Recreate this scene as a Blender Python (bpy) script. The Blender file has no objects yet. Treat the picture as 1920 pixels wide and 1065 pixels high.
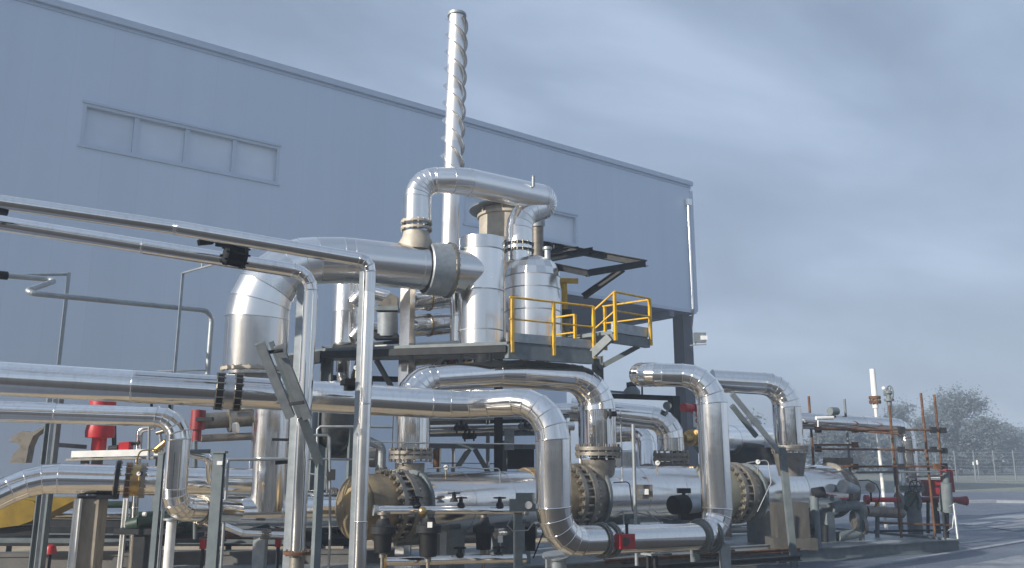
import bpy, bmesh, math, random
from mathutils import Vector, Matrix
random.seed(7)
SC = bpy.context.scene
COL = SC.collection
# ------------------------------------------------------------------ camera
FPX, CU, CV = 1560.0, 960.0, 532.5
EYE = Vector((0.0, 0.0, 1.8))
TILT = math.radians(11.86)
YAW = math.radians(53.45)            # angle of the view above the X axis (X runs along the hall wall)
FH = Vector((math.cos(YAW), math.sin(YAW), 0))
RT = Vector((math.sin(YAW), -math.cos(YAW), 0))
FW = FH * math.cos(TILT) + Vector((0, 0, math.sin(TILT)))
UP = Vector((0, 0, math.cos(TILT))) - FH * math.sin(TILT)
XA = Vector((1, 0, 0))
YA = Vector((0, 1, 0))
ZA = Vector((0, 0, 1))
WA = (FH * math.cos(math.radians(47)) - RT * math.sin(math.radians(47))).normalized()   # cross direction of the steelwork
EA = (FH * math.cos(math.radians(46)) + RT * math.sin(math.radians(46))).normalized()   # axis of the exchangers

def A(u, v, d):
    return EYE + (FW + RT * ((u - CU) / FPX) + UP * ((CV - v) / FPX)) * d
def AZ(u, v, z):
    r = FW + RT * ((u - CU) / FPX) + UP * ((CV - v) / FPX)
    return EYE + r * ((z - EYE.z) / r.z)
def AY(u, v, y):
    r = FW + RT * ((u - CU) / FPX) + UP * ((CV - v) / FPX)
    return EYE + r * ((y - EYE.y) / r.y)
def VR(p, v):                         # the point straight above or below p at picture row v
    q = p - EYE
    m = q.dot(FH)
    yc = (CV - v) / FPX
    dz = m * (yc * math.cos(TILT) + math.sin(TILT)) / (math.cos(TILT) - yc * math.sin(TILT))
    return Vector((p.x, p.y, EYE.z + dz))
def G(p, z=0.0):
    return Vector((p.x, p.y, z))
def DU(p, dirn, u):                   # the point on the line p + t dirn at picture column u
    k = (u - CU) / FPX
    q = p - EYE
    n = RT - FW * k
    return p + dirn * (-q.dot(n) / dirn.dot(n))
def dep(p):
    return (p - EYE).dot(FW)
def m(px, p):                         # picture pixels at p's depth in metres
    return px * (dep(p) if isinstance(p, Vector) else p) / FPX

cam_d = bpy.data.cameras.new('camera')
cam = bpy.data.objects.new('camera', cam_d)
COL.objects.link(cam)
cam_d.sensor_width = 36.0
cam_d.lens = 36.0 * FPX / 1920.0
cam_d.clip_start = 0.1
cam_d.clip_end = 2000
cam.matrix_world = Matrix.Translation(EYE) @ Matrix((RT, UP, -FW)).transposed().to_4x4()
SC.camera = cam

# ------------------------------------------------------------------ materials
MATS = {}
def newmat(name):
    mt = bpy.data.materials.new(name)
    mt.use_nodes = True
    nt = mt.node_tree
    for n in list(nt.nodes):
        nt.nodes.remove(n)
    out = nt.nodes.new('ShaderNodeOutputMaterial')
    b = nt.nodes.new('ShaderNodeBsdfPrincipled')
    nt.links.new(b.outputs[0], out.inputs[0])
    MATS[name] = mt
    return mt, nt, b
def nd(nt, t, **kw):
    n = nt.nodes.new(t)
    for k, v in kw.items():
        if k in n.inputs.keys():
            n.inputs[k].default_value = v
        else:
            setattr(n, k, v)
    return n
def ramp(nt, fac, stops):
    r = nt.nodes.new('ShaderNodeValToRGB')
    e = r.color_ramp.elements
    while len(e) < len(stops):
        e.new(0.5)
    for i, (p, c) in enumerate(stops):
        e[i].position = p
        e[i].color = (*c, 1) if len(c) == 3 else c
    nt.links.new(fac, r.inputs[0])
    return r
def surf(name, c0, c1, rough=(0.4, 0.6), metal=0.0, scale=6.0, bump=0.0, bscale=40.0, stretch=(1, 1, 1), spec=0.5, c2=None):
    """Two tones broken up by noise, uneven gloss and a little bump."""
    mt, nt, b = newmat(name)
    tc = nd(nt, 'ShaderNodeTexCoord')
    mp = nd(nt, 'ShaderNodeMapping')
    mp.inputs['Scale'].default_value = stretch
    geo = nd(nt, 'ShaderNodeNewGeometry')
    nt.links.new(geo.outputs['Position'], mp.inputs[0])
    n1 = nd(nt, 'ShaderNodeTexNoise', Scale=scale, Detail=6.0, Roughness=0.6)
    nt.links.new(mp.outputs[0], n1.inputs['Vector'])
    stops = [(0.3, c0), (0.7, c1)]
    if c2:
        stops = [(0.25, c0), (0.5, c1), (0.72, c2)]
    r = ramp(nt, n1.outputs[0], stops)
    nt.links.new(r.outputs[0], b.inputs['Base Color'])
    n2 = nd(nt, 'ShaderNodeTexNoise', Scale=scale * 1.7, Detail=4.0)
    nt.links.new(mp.outputs[0], n2.inputs['Vector'])
    mr = nd(nt, 'ShaderNodeMapRange')
    mr.inputs[3].default_value, mr.inputs[4].default_value = rough
    nt.links.new(n2.outputs[0], mr.inputs[0])
    nt.links.new(mr.outputs[0], b.inputs['Roughness'])
    b.inputs['Metallic'].default_value = metal
    b.inputs['Specular IOR Level'].default_value = spec
    if bump:
        n3 = nd(nt, 'ShaderNodeTexNoise', Scale=bscale, Detail=5.0)
        nt.links.new(mp.outputs[0], n3.inputs['Vector'])
        bp = nd(nt, 'ShaderNodeBump', Strength=1.0, Distance=bump)
        nt.links.new(n3.outputs[0], bp.inputs['Height'])
        nt.links.new(bp.outputs[0], b.inputs['Normal'])
    return mt
def sheet_metal(name, tone, rough, wav=0.004, dirt=0.25, stain=(0.34, 0.30, 0.25)):
    """Thin metal jacket: each sheet its own slight tone, gently dented, dulled in patches, a few drips."""
    mt, nt, b = newmat(name)
    geo = nd(nt, 'ShaderNodeNewGeometry')
    at = nd(nt, 'ShaderNodeAttribute', attribute_name='sheet')
    n1 = nd(nt, 'ShaderNodeTexNoise', Scale=2.2, Detail=5.0, Roughness=0.62)
    nt.links.new(geo.outputs['Position'], n1.inputs['Vector'])
    mp = nd(nt, 'ShaderNodeMapping')
    mp.inputs['Scale'].default_value = (9, 9, 1.2)
    nt.links.new(geo.outputs['Position'], mp.inputs[0])
    n2 = nd(nt, 'ShaderNodeTexNoise', Scale=2.0, Detail=7.0, Roughness=0.7)
    nt.links.new(mp.outputs[0], n2.inputs['Vector'])
    r = ramp(nt, n2.outputs[0], [(0.5, (1, 1, 1)), (0.78, (0, 0, 0))])
    mixd = nd(nt, 'ShaderNodeMix', data_type='RGBA')
    mixd.inputs['A'].default_value = (*stain, 1)
    mixd.inputs['B'].default_value = (*tone, 1)
    mul0 = nd(nt, 'ShaderNodeMapRange')
    mul0.inputs[3].default_value, mul0.inputs[4].default_value = 1 - dirt, 1
    nt.links.new(r.outputs[0], mul0.inputs[0])
    nt.links.new(mul0.outputs[0], mixd.inputs['Factor'])
    hs = nd(nt, 'ShaderNodeHueSaturation')
    mv = nd(nt, 'ShaderNodeMapRange')
    mv.inputs[3].default_value, mv.inputs[4].default_value = 0.82, 1.06
    nt.links.new(at.outputs['Fac'], mv.inputs[0])
    nt.links.new(mv.outputs[0], hs.inputs['Value'])
    nt.links.new(mixd.outputs['Result'], hs.inputs['Color'])
    nt.links.new(hs.outputs[0], b.inputs['Base Color'])
    b.inputs['Metallic'].default_value = 1.0
    ad = nd(nt, 'ShaderNodeMath', operation='MULTIPLY_ADD')
    ad.inputs[1].default_value = 0.08
    ad.inputs[2].default_value = rough - 0.05
    nt.links.new(n1.outputs[0], ad.inputs[0])
    ad2 = nd(nt, 'ShaderNodeMath', operation='MULTIPLY_ADD')
    ad2.inputs[1].default_value = 0.08
    nt.links.new(at.outputs['Fac'], ad2.inputs[0])
    nt.links.new(ad.outputs[0], ad2.inputs[2])
    nt.links.new(ad2.outputs[0], b.inputs['Roughness'])
    n3 = nd(nt, 'ShaderNodeTexNoise', Scale=3.2, Detail=2.0)
    nt.links.new(geo.outputs['Position'], n3.inputs['Vector'])
    bp = nd(nt, 'ShaderNodeBump', Strength=1.0, Distance=wav)
    nt.links.new(n3.outputs[0], bp.inputs['Height'])
    nt.links.new(bp.outputs[0], b.inputs['Normal'])
    return mt

sheet_metal('alu', (0.96, 0.93, 0.89), 0.09, wav=0.0025)
sheet_metal('alu_dull', (0.93, 0.90, 0.86), 0.15, wav=0.003, dirt=0.22)
sheet_metal('alu_white', (0.97, 0.945, 0.91), 0.225, wav=0.002, dirt=0.04)
sheet_metal('alu_matte', (0.95, 0.93, 0.90), 0.40, wav=0.002, dirt=0.08)
sheet_metal('dark_metal', (0.14, 0.15, 0.15), 0.22, wav=0.002, dirt=0.3)
sheet_metal('steel_bright', (0.62, 0.61, 0.59), 0.25, wav=0.002, dirt=0.4)
surf('galv', (0.27, 0.30, 0.32), (0.40, 0.43, 0.45), (0.38, 0.6), 0.55, 9, 0.0)
surf('frame_paint', (0.10, 0.125, 0.135), (0.16, 0.185, 0.195), (0.4, 0.65), 0.0, 7, 0.001)
surf('dark_paint', (0.012, 0.014, 0.017), (0.026, 0.028, 0.031), (0.5, 0.7), 0.0, 7, spec=0.25)
surf('black_rubber', (0.006, 0.006, 0.007), (0.013, 0.013, 0.014), (0.5, 0.7), 0.0, 12, spec=0.22)
surf('yellow_paint', (0.30, 0.15, 0.012), (0.60, 0.35, 0.010), (0.32, 0.6), 0.0, 9, 0.0, c2=(0.66, 0.40, 0.018))
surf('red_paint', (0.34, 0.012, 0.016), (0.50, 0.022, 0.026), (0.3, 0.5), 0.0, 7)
surf('rust', (0.045, 0.022, 0.013), (0.115, 0.050, 0.022), (0.6, 0.9), 0.2, 9, 0.002, c2=(0.21, 0.115, 0.045))
surf('raw_steel', (0.13, 0.118, 0.102), (0.25, 0.232, 0.205), (0.35, 0.65), 0.7, 7, 0.002, c2=(0.27, 0.252, 0.222))
surf('bolt_steel', (0.20, 0.175, 0.14), (0.46, 0.42, 0.34), (0.22, 0.4), 0.9, 20)
surf('tan_steel', (0.35, 0.31, 0.25), (0.48, 0.44, 0.37), (0.45, 0.7), 0.25, 5, 0.001)
surf('brass', (0.40, 0.26, 0.10), (0.58, 0.42, 0.18), (0.25, 0.45), 0.9, 12)
surf('stained_concrete', (0.035, 0.034, 0.032), (0.085, 0.081, 0.074), (0.75, 0.95), 0.0, 3, 0.004, stretch=(2, 2, 0.7))
surf('shaded_concrete', (0.085, 0.084, 0.082), (0.155, 0.152, 0.146), (0.75, 0.95), 0.0, 1.6, 0.004, 30)  # darker copy of concrete, the wall's shade put into the colour
surf('weathered_head', (0.10, 0.085, 0.065), (0.24, 0.195, 0.13), (0.4, 0.7), 0.55, 3.5, 0.002, c2=(0.36, 0.26, 0.12))
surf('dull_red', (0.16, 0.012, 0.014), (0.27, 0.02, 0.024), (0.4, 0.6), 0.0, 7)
surf('dirty_shaded_yellow', (0.13, 0.085, 0.010), (0.30, 0.195, 0.012), (0.4, 0.65), 0.0, 3)  # yellow darkened for dirt and for the shade it stands in
surf('khaki_paint', (0.125, 0.13, 0.10), (0.18, 0.182, 0.14), (0.5, 0.7), 0.0, 5, 0.001)
surf('beige_concrete', (0.18, 0.155, 0.125), (0.30, 0.265, 0.215), (0.75, 0.95), 0.0, 4, 0.004, stretch=(3, 3, 0.8))
surf('concrete', (0.24, 0.24, 0.235), (0.36, 0.355, 0.345), (0.75, 0.95), 0.0, 1.6, 0.004, 30)
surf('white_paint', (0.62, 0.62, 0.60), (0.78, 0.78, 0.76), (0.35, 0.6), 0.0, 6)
surf('grey_plastic', (0.20, 0.21, 0.23), (0.27, 0.28, 0.30), (0.35, 0.5), 0.0, 6)
surf('green_paint', (0.014, 0.035, 0.026), (0.026, 0.055, 0.04), (0.4, 0.6), 0.0, 7)
surf('bark', (0.05, 0.04, 0.03), (0.10, 0.08, 0.06), (0.8, 0.95), 0.0, 6, 0.01)
surf('glass_dark', (0.56, 0.64, 0.74), (0.72, 0.79, 0.87), (0.06, 0.12), 0.0, 0.4, spec=0.8)
surf('blue_paint', (0.05, 0.10, 0.26), (0.07, 0.13, 0.32), (0.4, 0.6), 0.0, 7)

# ------------------------------------------------------------------ mesh building
def frame(axis, up=None):
    a = axis.normalized()
    u = up if up is not None else (ZA if abs(a.z) < 0.9 else XA)
    s = a.cross(u)
    if s.length < 1e-5:
        s = a.cross(XA)
    s.normalize()
    return a, s, s.cross(a).normalized()

class MB:
    def __init__(self):
        self.v, self.f, self.s, self.t = [], [], [], []
        self.tone = 0.5
    def face(self, idx, smooth=False):
        self.f.append(idx); self.s.append(smooth); self.t.append(self.tone)
    def ring(self, c, n_axis, r, n, s=None, t=None):
        if s is None:
            _, s, t = frame(n_axis)
        b = len(self.v)
        for i in range(n):
            a = 2 * math.pi * i / n
            self.v.append(c + s * (math.cos(a) * r) + t * (math.sin(a) * r))
        return b
    def bridge(self, b0, b1, n, smooth=True):
        for i in range(n):
            j = (i + 1) % n
            self.face((b0 + i, b0 + j, b1 + j, b1 + i), smooth)
    def disc(self, c, axis, r, n, s=None, t=None, flip=False):
        b = self.ring(c, axis, r, n, s, t)
        idx = tuple(range(b, b + n))
        self.face(idx[::-1] if flip else idx)
    def cyl(self, p0, p1, r0, r1=None, n=20, caps=(1, 1)):
        r1 = r0 if r1 is None else r1
        a, s, t = frame(p1 - p0)
        b0 = self.ring(p0, a, r0, n, s, t); b1 = self.ring(p1, a, r1, n, s, t)
        self.bridge(b0, b1, n)
        if caps[0] and r0 > 1e-4: self.disc(p0, a, r0, n, s, t, True)
        if caps[1] and r1 > 1e-4: self.disc(p1, a, r1, n, s, t)
        return self
    def lathe(self, p, axis, prof, n=32, sharp=()):
        """prof: (distance along the axis, radius); a new edge split at the indices in sharp."""
        a, s, t = frame(axis)
        prev = None
        for i, (h, r) in enumerate(prof):
            b = self.ring(p + a * h, a, max(r, 1e-4), n, s, t)
            if prev is not None:
                self.bridge(prev, b, n)
            if i in sharp:
                b = self.ring(p + a * h, a, max(r, 1e-4), n, s, t)
            prev = b
        return self
    def hexa(self, c, s3):
        b = len(self.v)
        self.v += s3
        for q in ((0, 3, 2, 1), (4, 5, 6, 7), (0, 1, 5, 4), (1, 2, 6, 5), (2, 3, 7, 6), (3, 0, 4, 7)):
            self.face(tuple(b + k for k in q))
        return self
    def box(self, c, sx, sy, sz, ax=XA, ay=None, az=ZA):
        ay = az.cross(ax).normalized() if ay is None else ay
        x, y, z = ax * (sx / 2), ay * (sy / 2), az * (sz / 2)
        return self.hexa(c, [c - x - y - z, c + x - y - z, c + x + y - z, c - x + y - z, c - x - y + z, c + x - y + z, c + x + y + z, c - x + y + z])
    def bar(self, p0, p1, w, h, up=None):
        a, s, t = frame(p1 - p0, up)
        x, y = s * (w / 2), t * (h / 2)
        return self.hexa(None, [p0 - x - y, p0 + x - y, p0 + x + y, p0 - x + y, p1 - x - y, p1 + x - y, p1 + x + y, p1 - x + y])
    def extr(self, p0, p1, poly, up=None):
        a, s, t = frame(p1 - p0, up)
        n = len(poly); b = len(self.v)
        self.v += [p0 + s * x + t * y for x, y in poly] + [p1 + s * x + t * y for x, y in poly]
        for i in range(n):
            j = (i + 1) % n
            self.face((b + i, b + j, b + n + j, b + n + i))
        self.face(tuple(range(b + n - 1, b - 1, -1))); self.face(tuple(range(b + n, b + 2 * n)))
        return self
    def ibeam(self, p0, p1, w, h, tk=None, up=None):
        k = tk or w * 0.14; x, y = w / 2, h / 2; q = k / 2
        return self.extr(p0, p1, [(-x, -y), (x, -y), (x, -y + k), (q, -y + k), (q, y - k), (x, y - k), (x, y), (-x, y), (-x, y - k), (-q, y - k), (-q, -y + k), (-x, -y + k)], up)
    def chan(self, p0, p1, w, h, tk=None, up=None):
        k = tk or w * 0.12; x, y = w / 2, h / 2
        return self.extr(p0, p1, [(-x, -y), (x, -y), (x, -y + k), (-x + k, -y + k), (-x + k, y - k), (x, y - k), (x, y), (-x, y)], up)
    def ball(self, c, r, n=16, sq=(1, 1, 1)):
        rows = n // 2
        prev = None
        for i in range(rows + 1):
            th = math.pi * i / rows
            b = len(self.v)
            for k in range(n):
                a = 2 * math.pi * k / n
                self.v.append(c + Vector((math.cos(a) * math.sin(th) * r * sq[0], math.sin(a) * math.sin(th) * r * sq[1], -math.cos(th) * r * sq[2])))
            if prev is not None:
                self.bridge(prev, b, n)
            prev = b
        return self
    def torus(self, c, axis, R, r, n=28, k=8):
        a, s, t = frame(axis)
        base = len(self.v)
        for i in range(n):
            th = 2 * math.pi * i / n
            d = s * math.cos(th) + t * math.sin(th)
            for j in range(k):
                ph = 2 * math.pi * j / k
                self.v.append(c + d * (R + r * math.cos(ph)) + a * (r * math.sin(ph)))
        for i in range(n):
            for j in range(k):
                i2, j2 = (i + 1) % n, (j + 1) % k
                self.face((base + i * k + j, base + i2 * k + j, base + i2 * k + j2, base + i * k + j2), True)
        return self
    def wire(self, pts, r, n=8, caps=True):
        """A continuous tube through the points."""
        prev = None
        s = None
        for i, p in enumerate(pts):
            d = (pts[min(i + 1, len(pts) - 1)] - pts[max(i - 1, 0)]).normalized()
            if s is None:
                _, s, t = frame(d)
            else:
                s = (s - d * s.dot(d)).normalized()
            t = d.cross(s)
            b = self.ring(p, d, r, n, s, t)
            if prev is not None:
                self.bridge(prev, b, n)
            elif caps:
                self.disc(p, d, r, n, s, t, True)
            prev = b
        if caps:
            self.disc(pts[-1], d, r, n, s, t)
        return self
    def pipe(self, pts, rs, bend=None, gores=5, pitch=1.1, band=True, n=36, caps=(True, True), jit=0.006, lap=True, clamp=0.49):
        """A clad pipe: straight sleeves and mitred gores along the points, a lap joint where two sheets meet.
        rs: one radius, or one for each straight."""
        k = len(pts) - 1
        if not isinstance(rs, (list, tuple)):
            rs = [rs] * k
        if not isinstance(bend, (list, tuple)):
            bend = [bend] * (k + 1)
        dirs = [(pts[i + 1] - pts[i]).normalized() for i in range(k)]
        st = [(pts[0], rs[0])]                       # stations: point, radius
        for i in range(k):
            if i < k - 1:
                ang = dirs[i].angle(dirs[i + 1])
                R = bend[i + 1] if bend[i + 1] else 1.6 * max(rs[i], rs[i + 1])
                T = R * math.tan(ang / 2)
                T = min(T, clamp * (pts[i + 1] - pts[i]).length if i > 0 else 0.95 * (pts[i + 1] - pts[i]).length,
                        clamp * (pts[i + 2] - pts[i + 1]).length if i + 1 < k - 1 else 0.95 * (pts[i + 2] - pts[i + 1]).length)
                R = T / math.tan(ang / 2)
                end = pts[i + 1] - dirs[i] * T
            else:
                end = pts[-1]
            a = st[-1][0]
            L = (end - a).length
            ns = max(1, int(round(L / pitch))) if L > 0.15 else 1
            if L > 1e-3:
                for q in range(1, ns + 1):
                    st.append((a.lerp(end, q / ns), rs[i]))
            if i < k - 1 and ang > 0.01:
                axis = dirs[i].cross(dirs[i + 1]).normalized()
                cen = end + axis.cross(dirs[i]) * R
                g = max(1, int(round(gores * ang / (math.pi / 2))))
                for q in range(1, g + 1):
                    rot = Matrix.Rotation(ang * q / g, 3, axis)
                    st.append((cen + rot @ (end - cen), rs[i] + (rs[i + 1] - rs[i]) * q / g))
        seg = [(st[i + 1][0] - st[i][0]).normalized() for i in range(len(st) - 1)]
        _, s, _t = frame(seg[0])
        fr = []
        for i in range(len(st)):
            d = seg[0] if i == 0 else seg[-1] if i == len(seg) else (seg[i - 1] + seg[i]).normalized()
            s = (s - d * s.dot(d)).normalized()
            fr.append((d, s, d.cross(s)))
        for i in range(len(seg)):
            self.tone = random.random()
            o = Vector((random.uniform(-1, 1), random.uniform(-1, 1), random.uniform(-1, 1))) * (jit * st[i][1])
            ja, jb = 1 + random.uniform(0, jit), 1 - random.uniform(0, jit)
            b0 = self.ring(st[i][0] + o, fr[i][0], st[i][1] * ja, n, fr[i][1], fr[i][2])
            b1 = self.ring(st[i + 1][0] - o, fr[i + 1][0], st[i + 1][1] * jb, n, fr[i + 1][1], fr[i + 1][2])
            self.bridge(b0, b1, n)
            if lap and (st[i + 1][0] - st[i][0]).length > 0.35 and random.random() < 0.7:
                th = random.uniform(0, 6.283); d_, s_, t_ = fr[i][0], fr[i][1], fr[i][2]
                rd_ = s_ * math.cos(th) + t_ * math.sin(th); tg = d_.cross(rd_)
                k_ = len(self.v)
                for c_ in (st[i][0] + d_ * .02, st[i + 1][0] - d_ * .02):
                    rr = st[i][1]
                    self.v += [c_ + rd_ * (rr * .995) - tg * .012, c_ + rd_ * (rr + .006) - tg * .008, c_ + rd_ * (rr + .006) + tg * .008, c_ + rd_ * (rr * .995) + tg * .012]
                for e in range(3): self.face((k_ + e, k_ + e + 1, k_ + 4 + e + 1, k_ + 4 + e))
        if lap:
            for i in range(1, len(st) - 1):
                d, s2, t2 = fr[i]
                r = st[i][1]
                hw = 0.009
                self.tone = random.random() * 0.5
                q = [self.ring(st[i][0] - d * hw, d, r * 1.004, n, s2, t2), self.ring(st[i][0] - d * hw * 0.7, d, r + 0.004, n, s2, t2),
                     self.ring(st[i][0] + d * hw * 0.7, d, r + 0.004, n, s2, t2), self.ring(st[i][0] + d * hw, d, r * 1.004, n, s2, t2)]
                for e in range(3):
                    self.bridge(q[e], q[e + 1], n, True)
        if caps[0]: self.disc(st[0][0], fr[0][0], st[0][1], n, fr[0][1], fr[0][2], True)
        if caps[1]: self.disc(st[-1][0], fr[-1][0], st[-1][1], n, fr[-1][1], fr[-1][2])
        self.tone = 0.5
        return self
    def bolts(self, c, axis, R, count, r, L, ph=0.0):
        a, s, t = frame(axis)
        for i in range(count):
            th = 2 * math.pi * i / count + ph
            p = c + (s * math.cos(th) + t * math.sin(th)) * R
            self.cyl(p - a * (L / 2), p + a * (L / 2), r, n=6)
        return self
    def wheel(self, c, axis, R, r=None):
        r = r or R * 0.09
        a, s, t = frame(axis)
        self.torus(c, axis, R, r, 24, 6)
        for th in (0, math.pi / 3, 2 * math.pi / 3):
            d = s * math.cos(th) + t * math.sin(th)
            self.cyl(c - d * R, c + d * R, r * 0.8, n=6)
        self.cyl(c - a * R * 0.25, c + a * R * 0.2, R * 0.22, n=10)
        return self
    def build(self, name, mat, parent=None):
        org = ORG.get(parent.name, Vector()) if parent is not None else Vector()
        me = bpy.data.meshes.new(name)
        me.from_pydata([tuple(p - org) for p in self.v], [], self.f)
        me.polygons.foreach_set('use_smooth', self.s)
        at = me.attributes.new('sheet', 'FLOAT', 'FACE')
        at.data.foreach_set('value', self.t)
        me.materials.append(MATS[mat])
        me.update()
        o = bpy.data.objects.new(name, me)
        COL.objects.link(o)
        if parent is not None:
            o.parent = parent
            ORG[o.name] = org
        return o
ORG = {}
def thing(name, label, cat, loc=None, group=None):
    o = bpy.data.objects.new(name, None)
    COL.objects.link(o)
    loc = Vector(loc) if loc is not None else Vector()
    o.location = loc
    o.empty_display_size = 0.2
    ORG[o.name] = loc
    o['label'] = label; o['category'] = cat; o['kind'] = 'thing'
    if group: o['group'] = group
    return o
def tag(o, label, cat, group=None):
    o['label'] = label; o['category'] = cat; o['kind'] = 'thing'
    if group: o['group'] = group
    return o
def struct(o):
    o['kind'] = 'structure'
    return o
def copy_thing(root, delta, label, group=None):
    r = root.copy(); COL.objects.link(r); r.location = root.location + delta; r['label'] = label
    if group: r['group'] = group
    def rec(src, dst):
        for ch in list(src.children):
            c = ch.copy(); COL.objects.link(c); c.parent = dst
            rec(ch, c)
    rec(root, r)
    return r
def collar(c, axis, r, t=0.07, gap=0.10, n=14, mat='raw_steel', parent=None, name='flange', pair=True, br=0.016, grow=1.28):
    """Flange on a pipe of radius r: one or two discs and their bolts."""
    a = axis.normalized()
    mb = MB()
    R = r * grow
    if pair:
        for sg in (-1, 1):
            q = c + a * (gap / 2 * sg)
            mb.lathe(q - a * t / 2, a, [(0, r * 0.9), (0, R), (t, R), (t, r * 0.9)], 32, (1, 2))
        mb.lathe(c - a * gap / 2, a, [(0, r * 1.02), (gap, r * 1.02)], 32)
        L = gap + 2 * t + 0.035
    else:
        mb.lathe(c - a * t / 2, a, [(0, r * 0.9), (0, R), (t, R), (t, r * 0.9)], 32, (1, 2))
        L = t + 0.035
    o = mb.build(name, mat, parent)
    bb = MB().bolts(c, a, r * (1 + (grow - 1) * 0.62), n, br, L)
    bb.torus(c - a * (L / 2 - 0.012), a, r * (1 + (grow - 1) * 0.62), 0.006, 24, 4)
    bb.build('bolt_ring', 'bolt_steel', o)
    return o
# ------------------------------------------------------------------ light, sky, air
SUN_EL, SUN_AZ = math.radians(21), math.radians(179.8)
sd = Vector((math.cos(SUN_AZ) * math.cos(SUN_EL), math.sin(SUN_AZ) * math.cos(SUN_EL), math.sin(SUN_EL)))
sl = bpy.data.lights.new('sun', 'SUN')
sl.energy = 5.0; sl.angle = math.radians(0.53); sl.color = (1.0, 0.93, 0.82)
so = bpy.data.objects.new('sun', sl); COL.objects.link(so)
so.rotation_euler = sd.to_track_quat('Z', 'Y').to_euler()
W = bpy.data.worlds.new('World'); SC.world = W; W.use_nodes = True
nt = W.node_tree
for n in list(nt.nodes): nt.nodes.remove(n)
wo = nd(nt, 'ShaderNodeOutputWorld'); bg = nd(nt, 'ShaderNodeBackground')
sky = nd(nt, 'ShaderNodeTexSky', sky_type='NISHITA')
sky.sun_disc = False; sky.sun_elevation = SUN_EL; sky.sun_rotation = math.atan2(sd.x, sd.y)
sky.air_density = 1.2; sky.dust_density = 1.5
tc = nd(nt, 'ShaderNodeTexCoord')
sx = nd(nt, 'ShaderNodeSeparateXYZ'); nt.links.new(tc.outputs['Generated'], sx.inputs[0])
# clouds on a flat layer overhead: direction divided by its height
ab = nd(nt, 'ShaderNodeMath', operation='MAXIMUM'); ab.inputs[1].default_value = 0.0
nt.links.new(sx.outputs['Z'], ab.inputs[0])
ad = nd(nt, 'ShaderNodeMath', operation='ADD'); ad.inputs[1].default_value = 0.22
nt.links.new(ab.outputs[0], ad.inputs[0])
dv = nd(nt, 'ShaderNodeVectorMath', operation='DIVIDE')
nt.links.new(tc.outputs['Generated'], dv.inputs[0]); nt.links.new(ad.outputs[0], dv.inputs[1])
mp = nd(nt, 'ShaderNodeMapping'); mp.inputs['Rotation'].default_value = (0, 0, math.radians(140)); mp.inputs['Scale'].default_value = (0.95, 1.55, 1); mp.inputs['Location'].default_value = (2.6, 8.1, 0)
nt.links.new(dv.outputs[0], mp.inputs[0])
nz = nd(nt, 'ShaderNodeTexNoise', Scale=0.95, Detail=7.0, Roughness=0.52, Distortion=0.35)
nt.links.new(mp.outputs[0], nz.inputs['Vector'])
cr = ramp(nt, nz.outputs[0], [(0.37, (0.152, 0.196, 0.276)), (0.50, (0.206, 0.262, 0.36)), (0.62, (0.295, 0.362, 0.478))])
mul = nd(nt, 'ShaderNodeVectorMath', operation='SCALE'); mul.inputs['Scale'].default_value = 0.10
nt.links.new(sky.outputs[0], mul.inputs[0])
mx = nd(nt, 'ShaderNodeMix', data_type='RGBA'); mx.inputs['Factor'].default_value = 0.86
nt.links.new(mul.outputs[0], mx.inputs['A']); nt.links.new(cr.outputs[0], mx.inputs['B'])
nt.links.new(mx.outputs['Result'], bg.inputs[0]); bg.inputs[1].default_value = 1.0
nt.links.new(bg.outputs[0], wo.inputs[0])
SC.view_settings.view_transform = 'Standard'; SC.view_settings.look = 'None'
SC.view_settings.exposure = 0.72; SC.view_settings.gamma = 1.0

# ------------------------------------------------------------------ ground
def ground_mat():
    mt, nt, b = newmat('asphalt')
    geo = nd(nt, 'ShaderNodeNewGeometry')
    n1 = nd(nt, 'ShaderNodeTexNoise', Scale=0.22, Detail=7.0, Roughness=0.6)
    n2 = nd(nt, 'ShaderNodeTexNoise', Scale=28.0, Detail=3.0)
    nt.links.new(geo.outputs['Position'], n1.inputs['Vector']); nt.links.new(geo.outputs['Position'], n2.inputs['Vector'])
    r = ramp(nt, n1.outputs[0], [(0.34, (0.062, 0.078, 0.108)), (0.52, (0.105, 0.128, 0.17)), (0.66, (0.17, 0.20, 0.25))])
    r2 = ramp(nt, n2.outputs[0], [(0.3, (0.7, 0.7, 0.7)), (0.7, (1.25, 1.25, 1.25))])
    mu = nd(nt, 'ShaderNodeMix', data_type='RGBA', blend_type='MULTIPLY'); mu.inputs['Factor'].default_value = 1
    nt.links.new(r.outputs[0], mu.inputs['A']); nt.links.new(r2.outputs[0], mu.inputs['B'])
    nt.links.new(mu.outputs['Result'], b.inputs['Base Color'])
    r3 = ramp(nt, n1.outputs[0], [(0.36, (0.35,) * 3), (0.6, (0.8,) * 3)])
    nt.links.new(r3.outputs[0], b.inputs['Roughness'])
    bp = nd(nt, 'ShaderNodeBump', Strength=0.7, Distance=0.004); nt.links.new(n2.outputs[0], bp.inputs['Height']); nt.links.new(bp.outputs[0], b.inputs['Normal'])
ground_mat()
surf('tarmac', (0.020, 0.020, 0.021), (0.042, 0.041, 0.040), (0.7, 0.95), 0, 0.7, 0.006, 50)
surf('gravel', (0.30, 0.24, 0.165), (0.50, 0.42, 0.30), (0.85, 0.98), 0, 1.1, 0.02, 60)
surf('kerb_stone', (0.20, 0.22, 0.25), (0.34, 0.36, 0.40), (0.7, 0.9), 0, 2.5, 0.003)
surf('frost', (0.10, 0.115, 0.14), (0.30, 0.325, 0.37), (0.7, 0.9), 0, 1.6, 0.01, 30)
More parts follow.
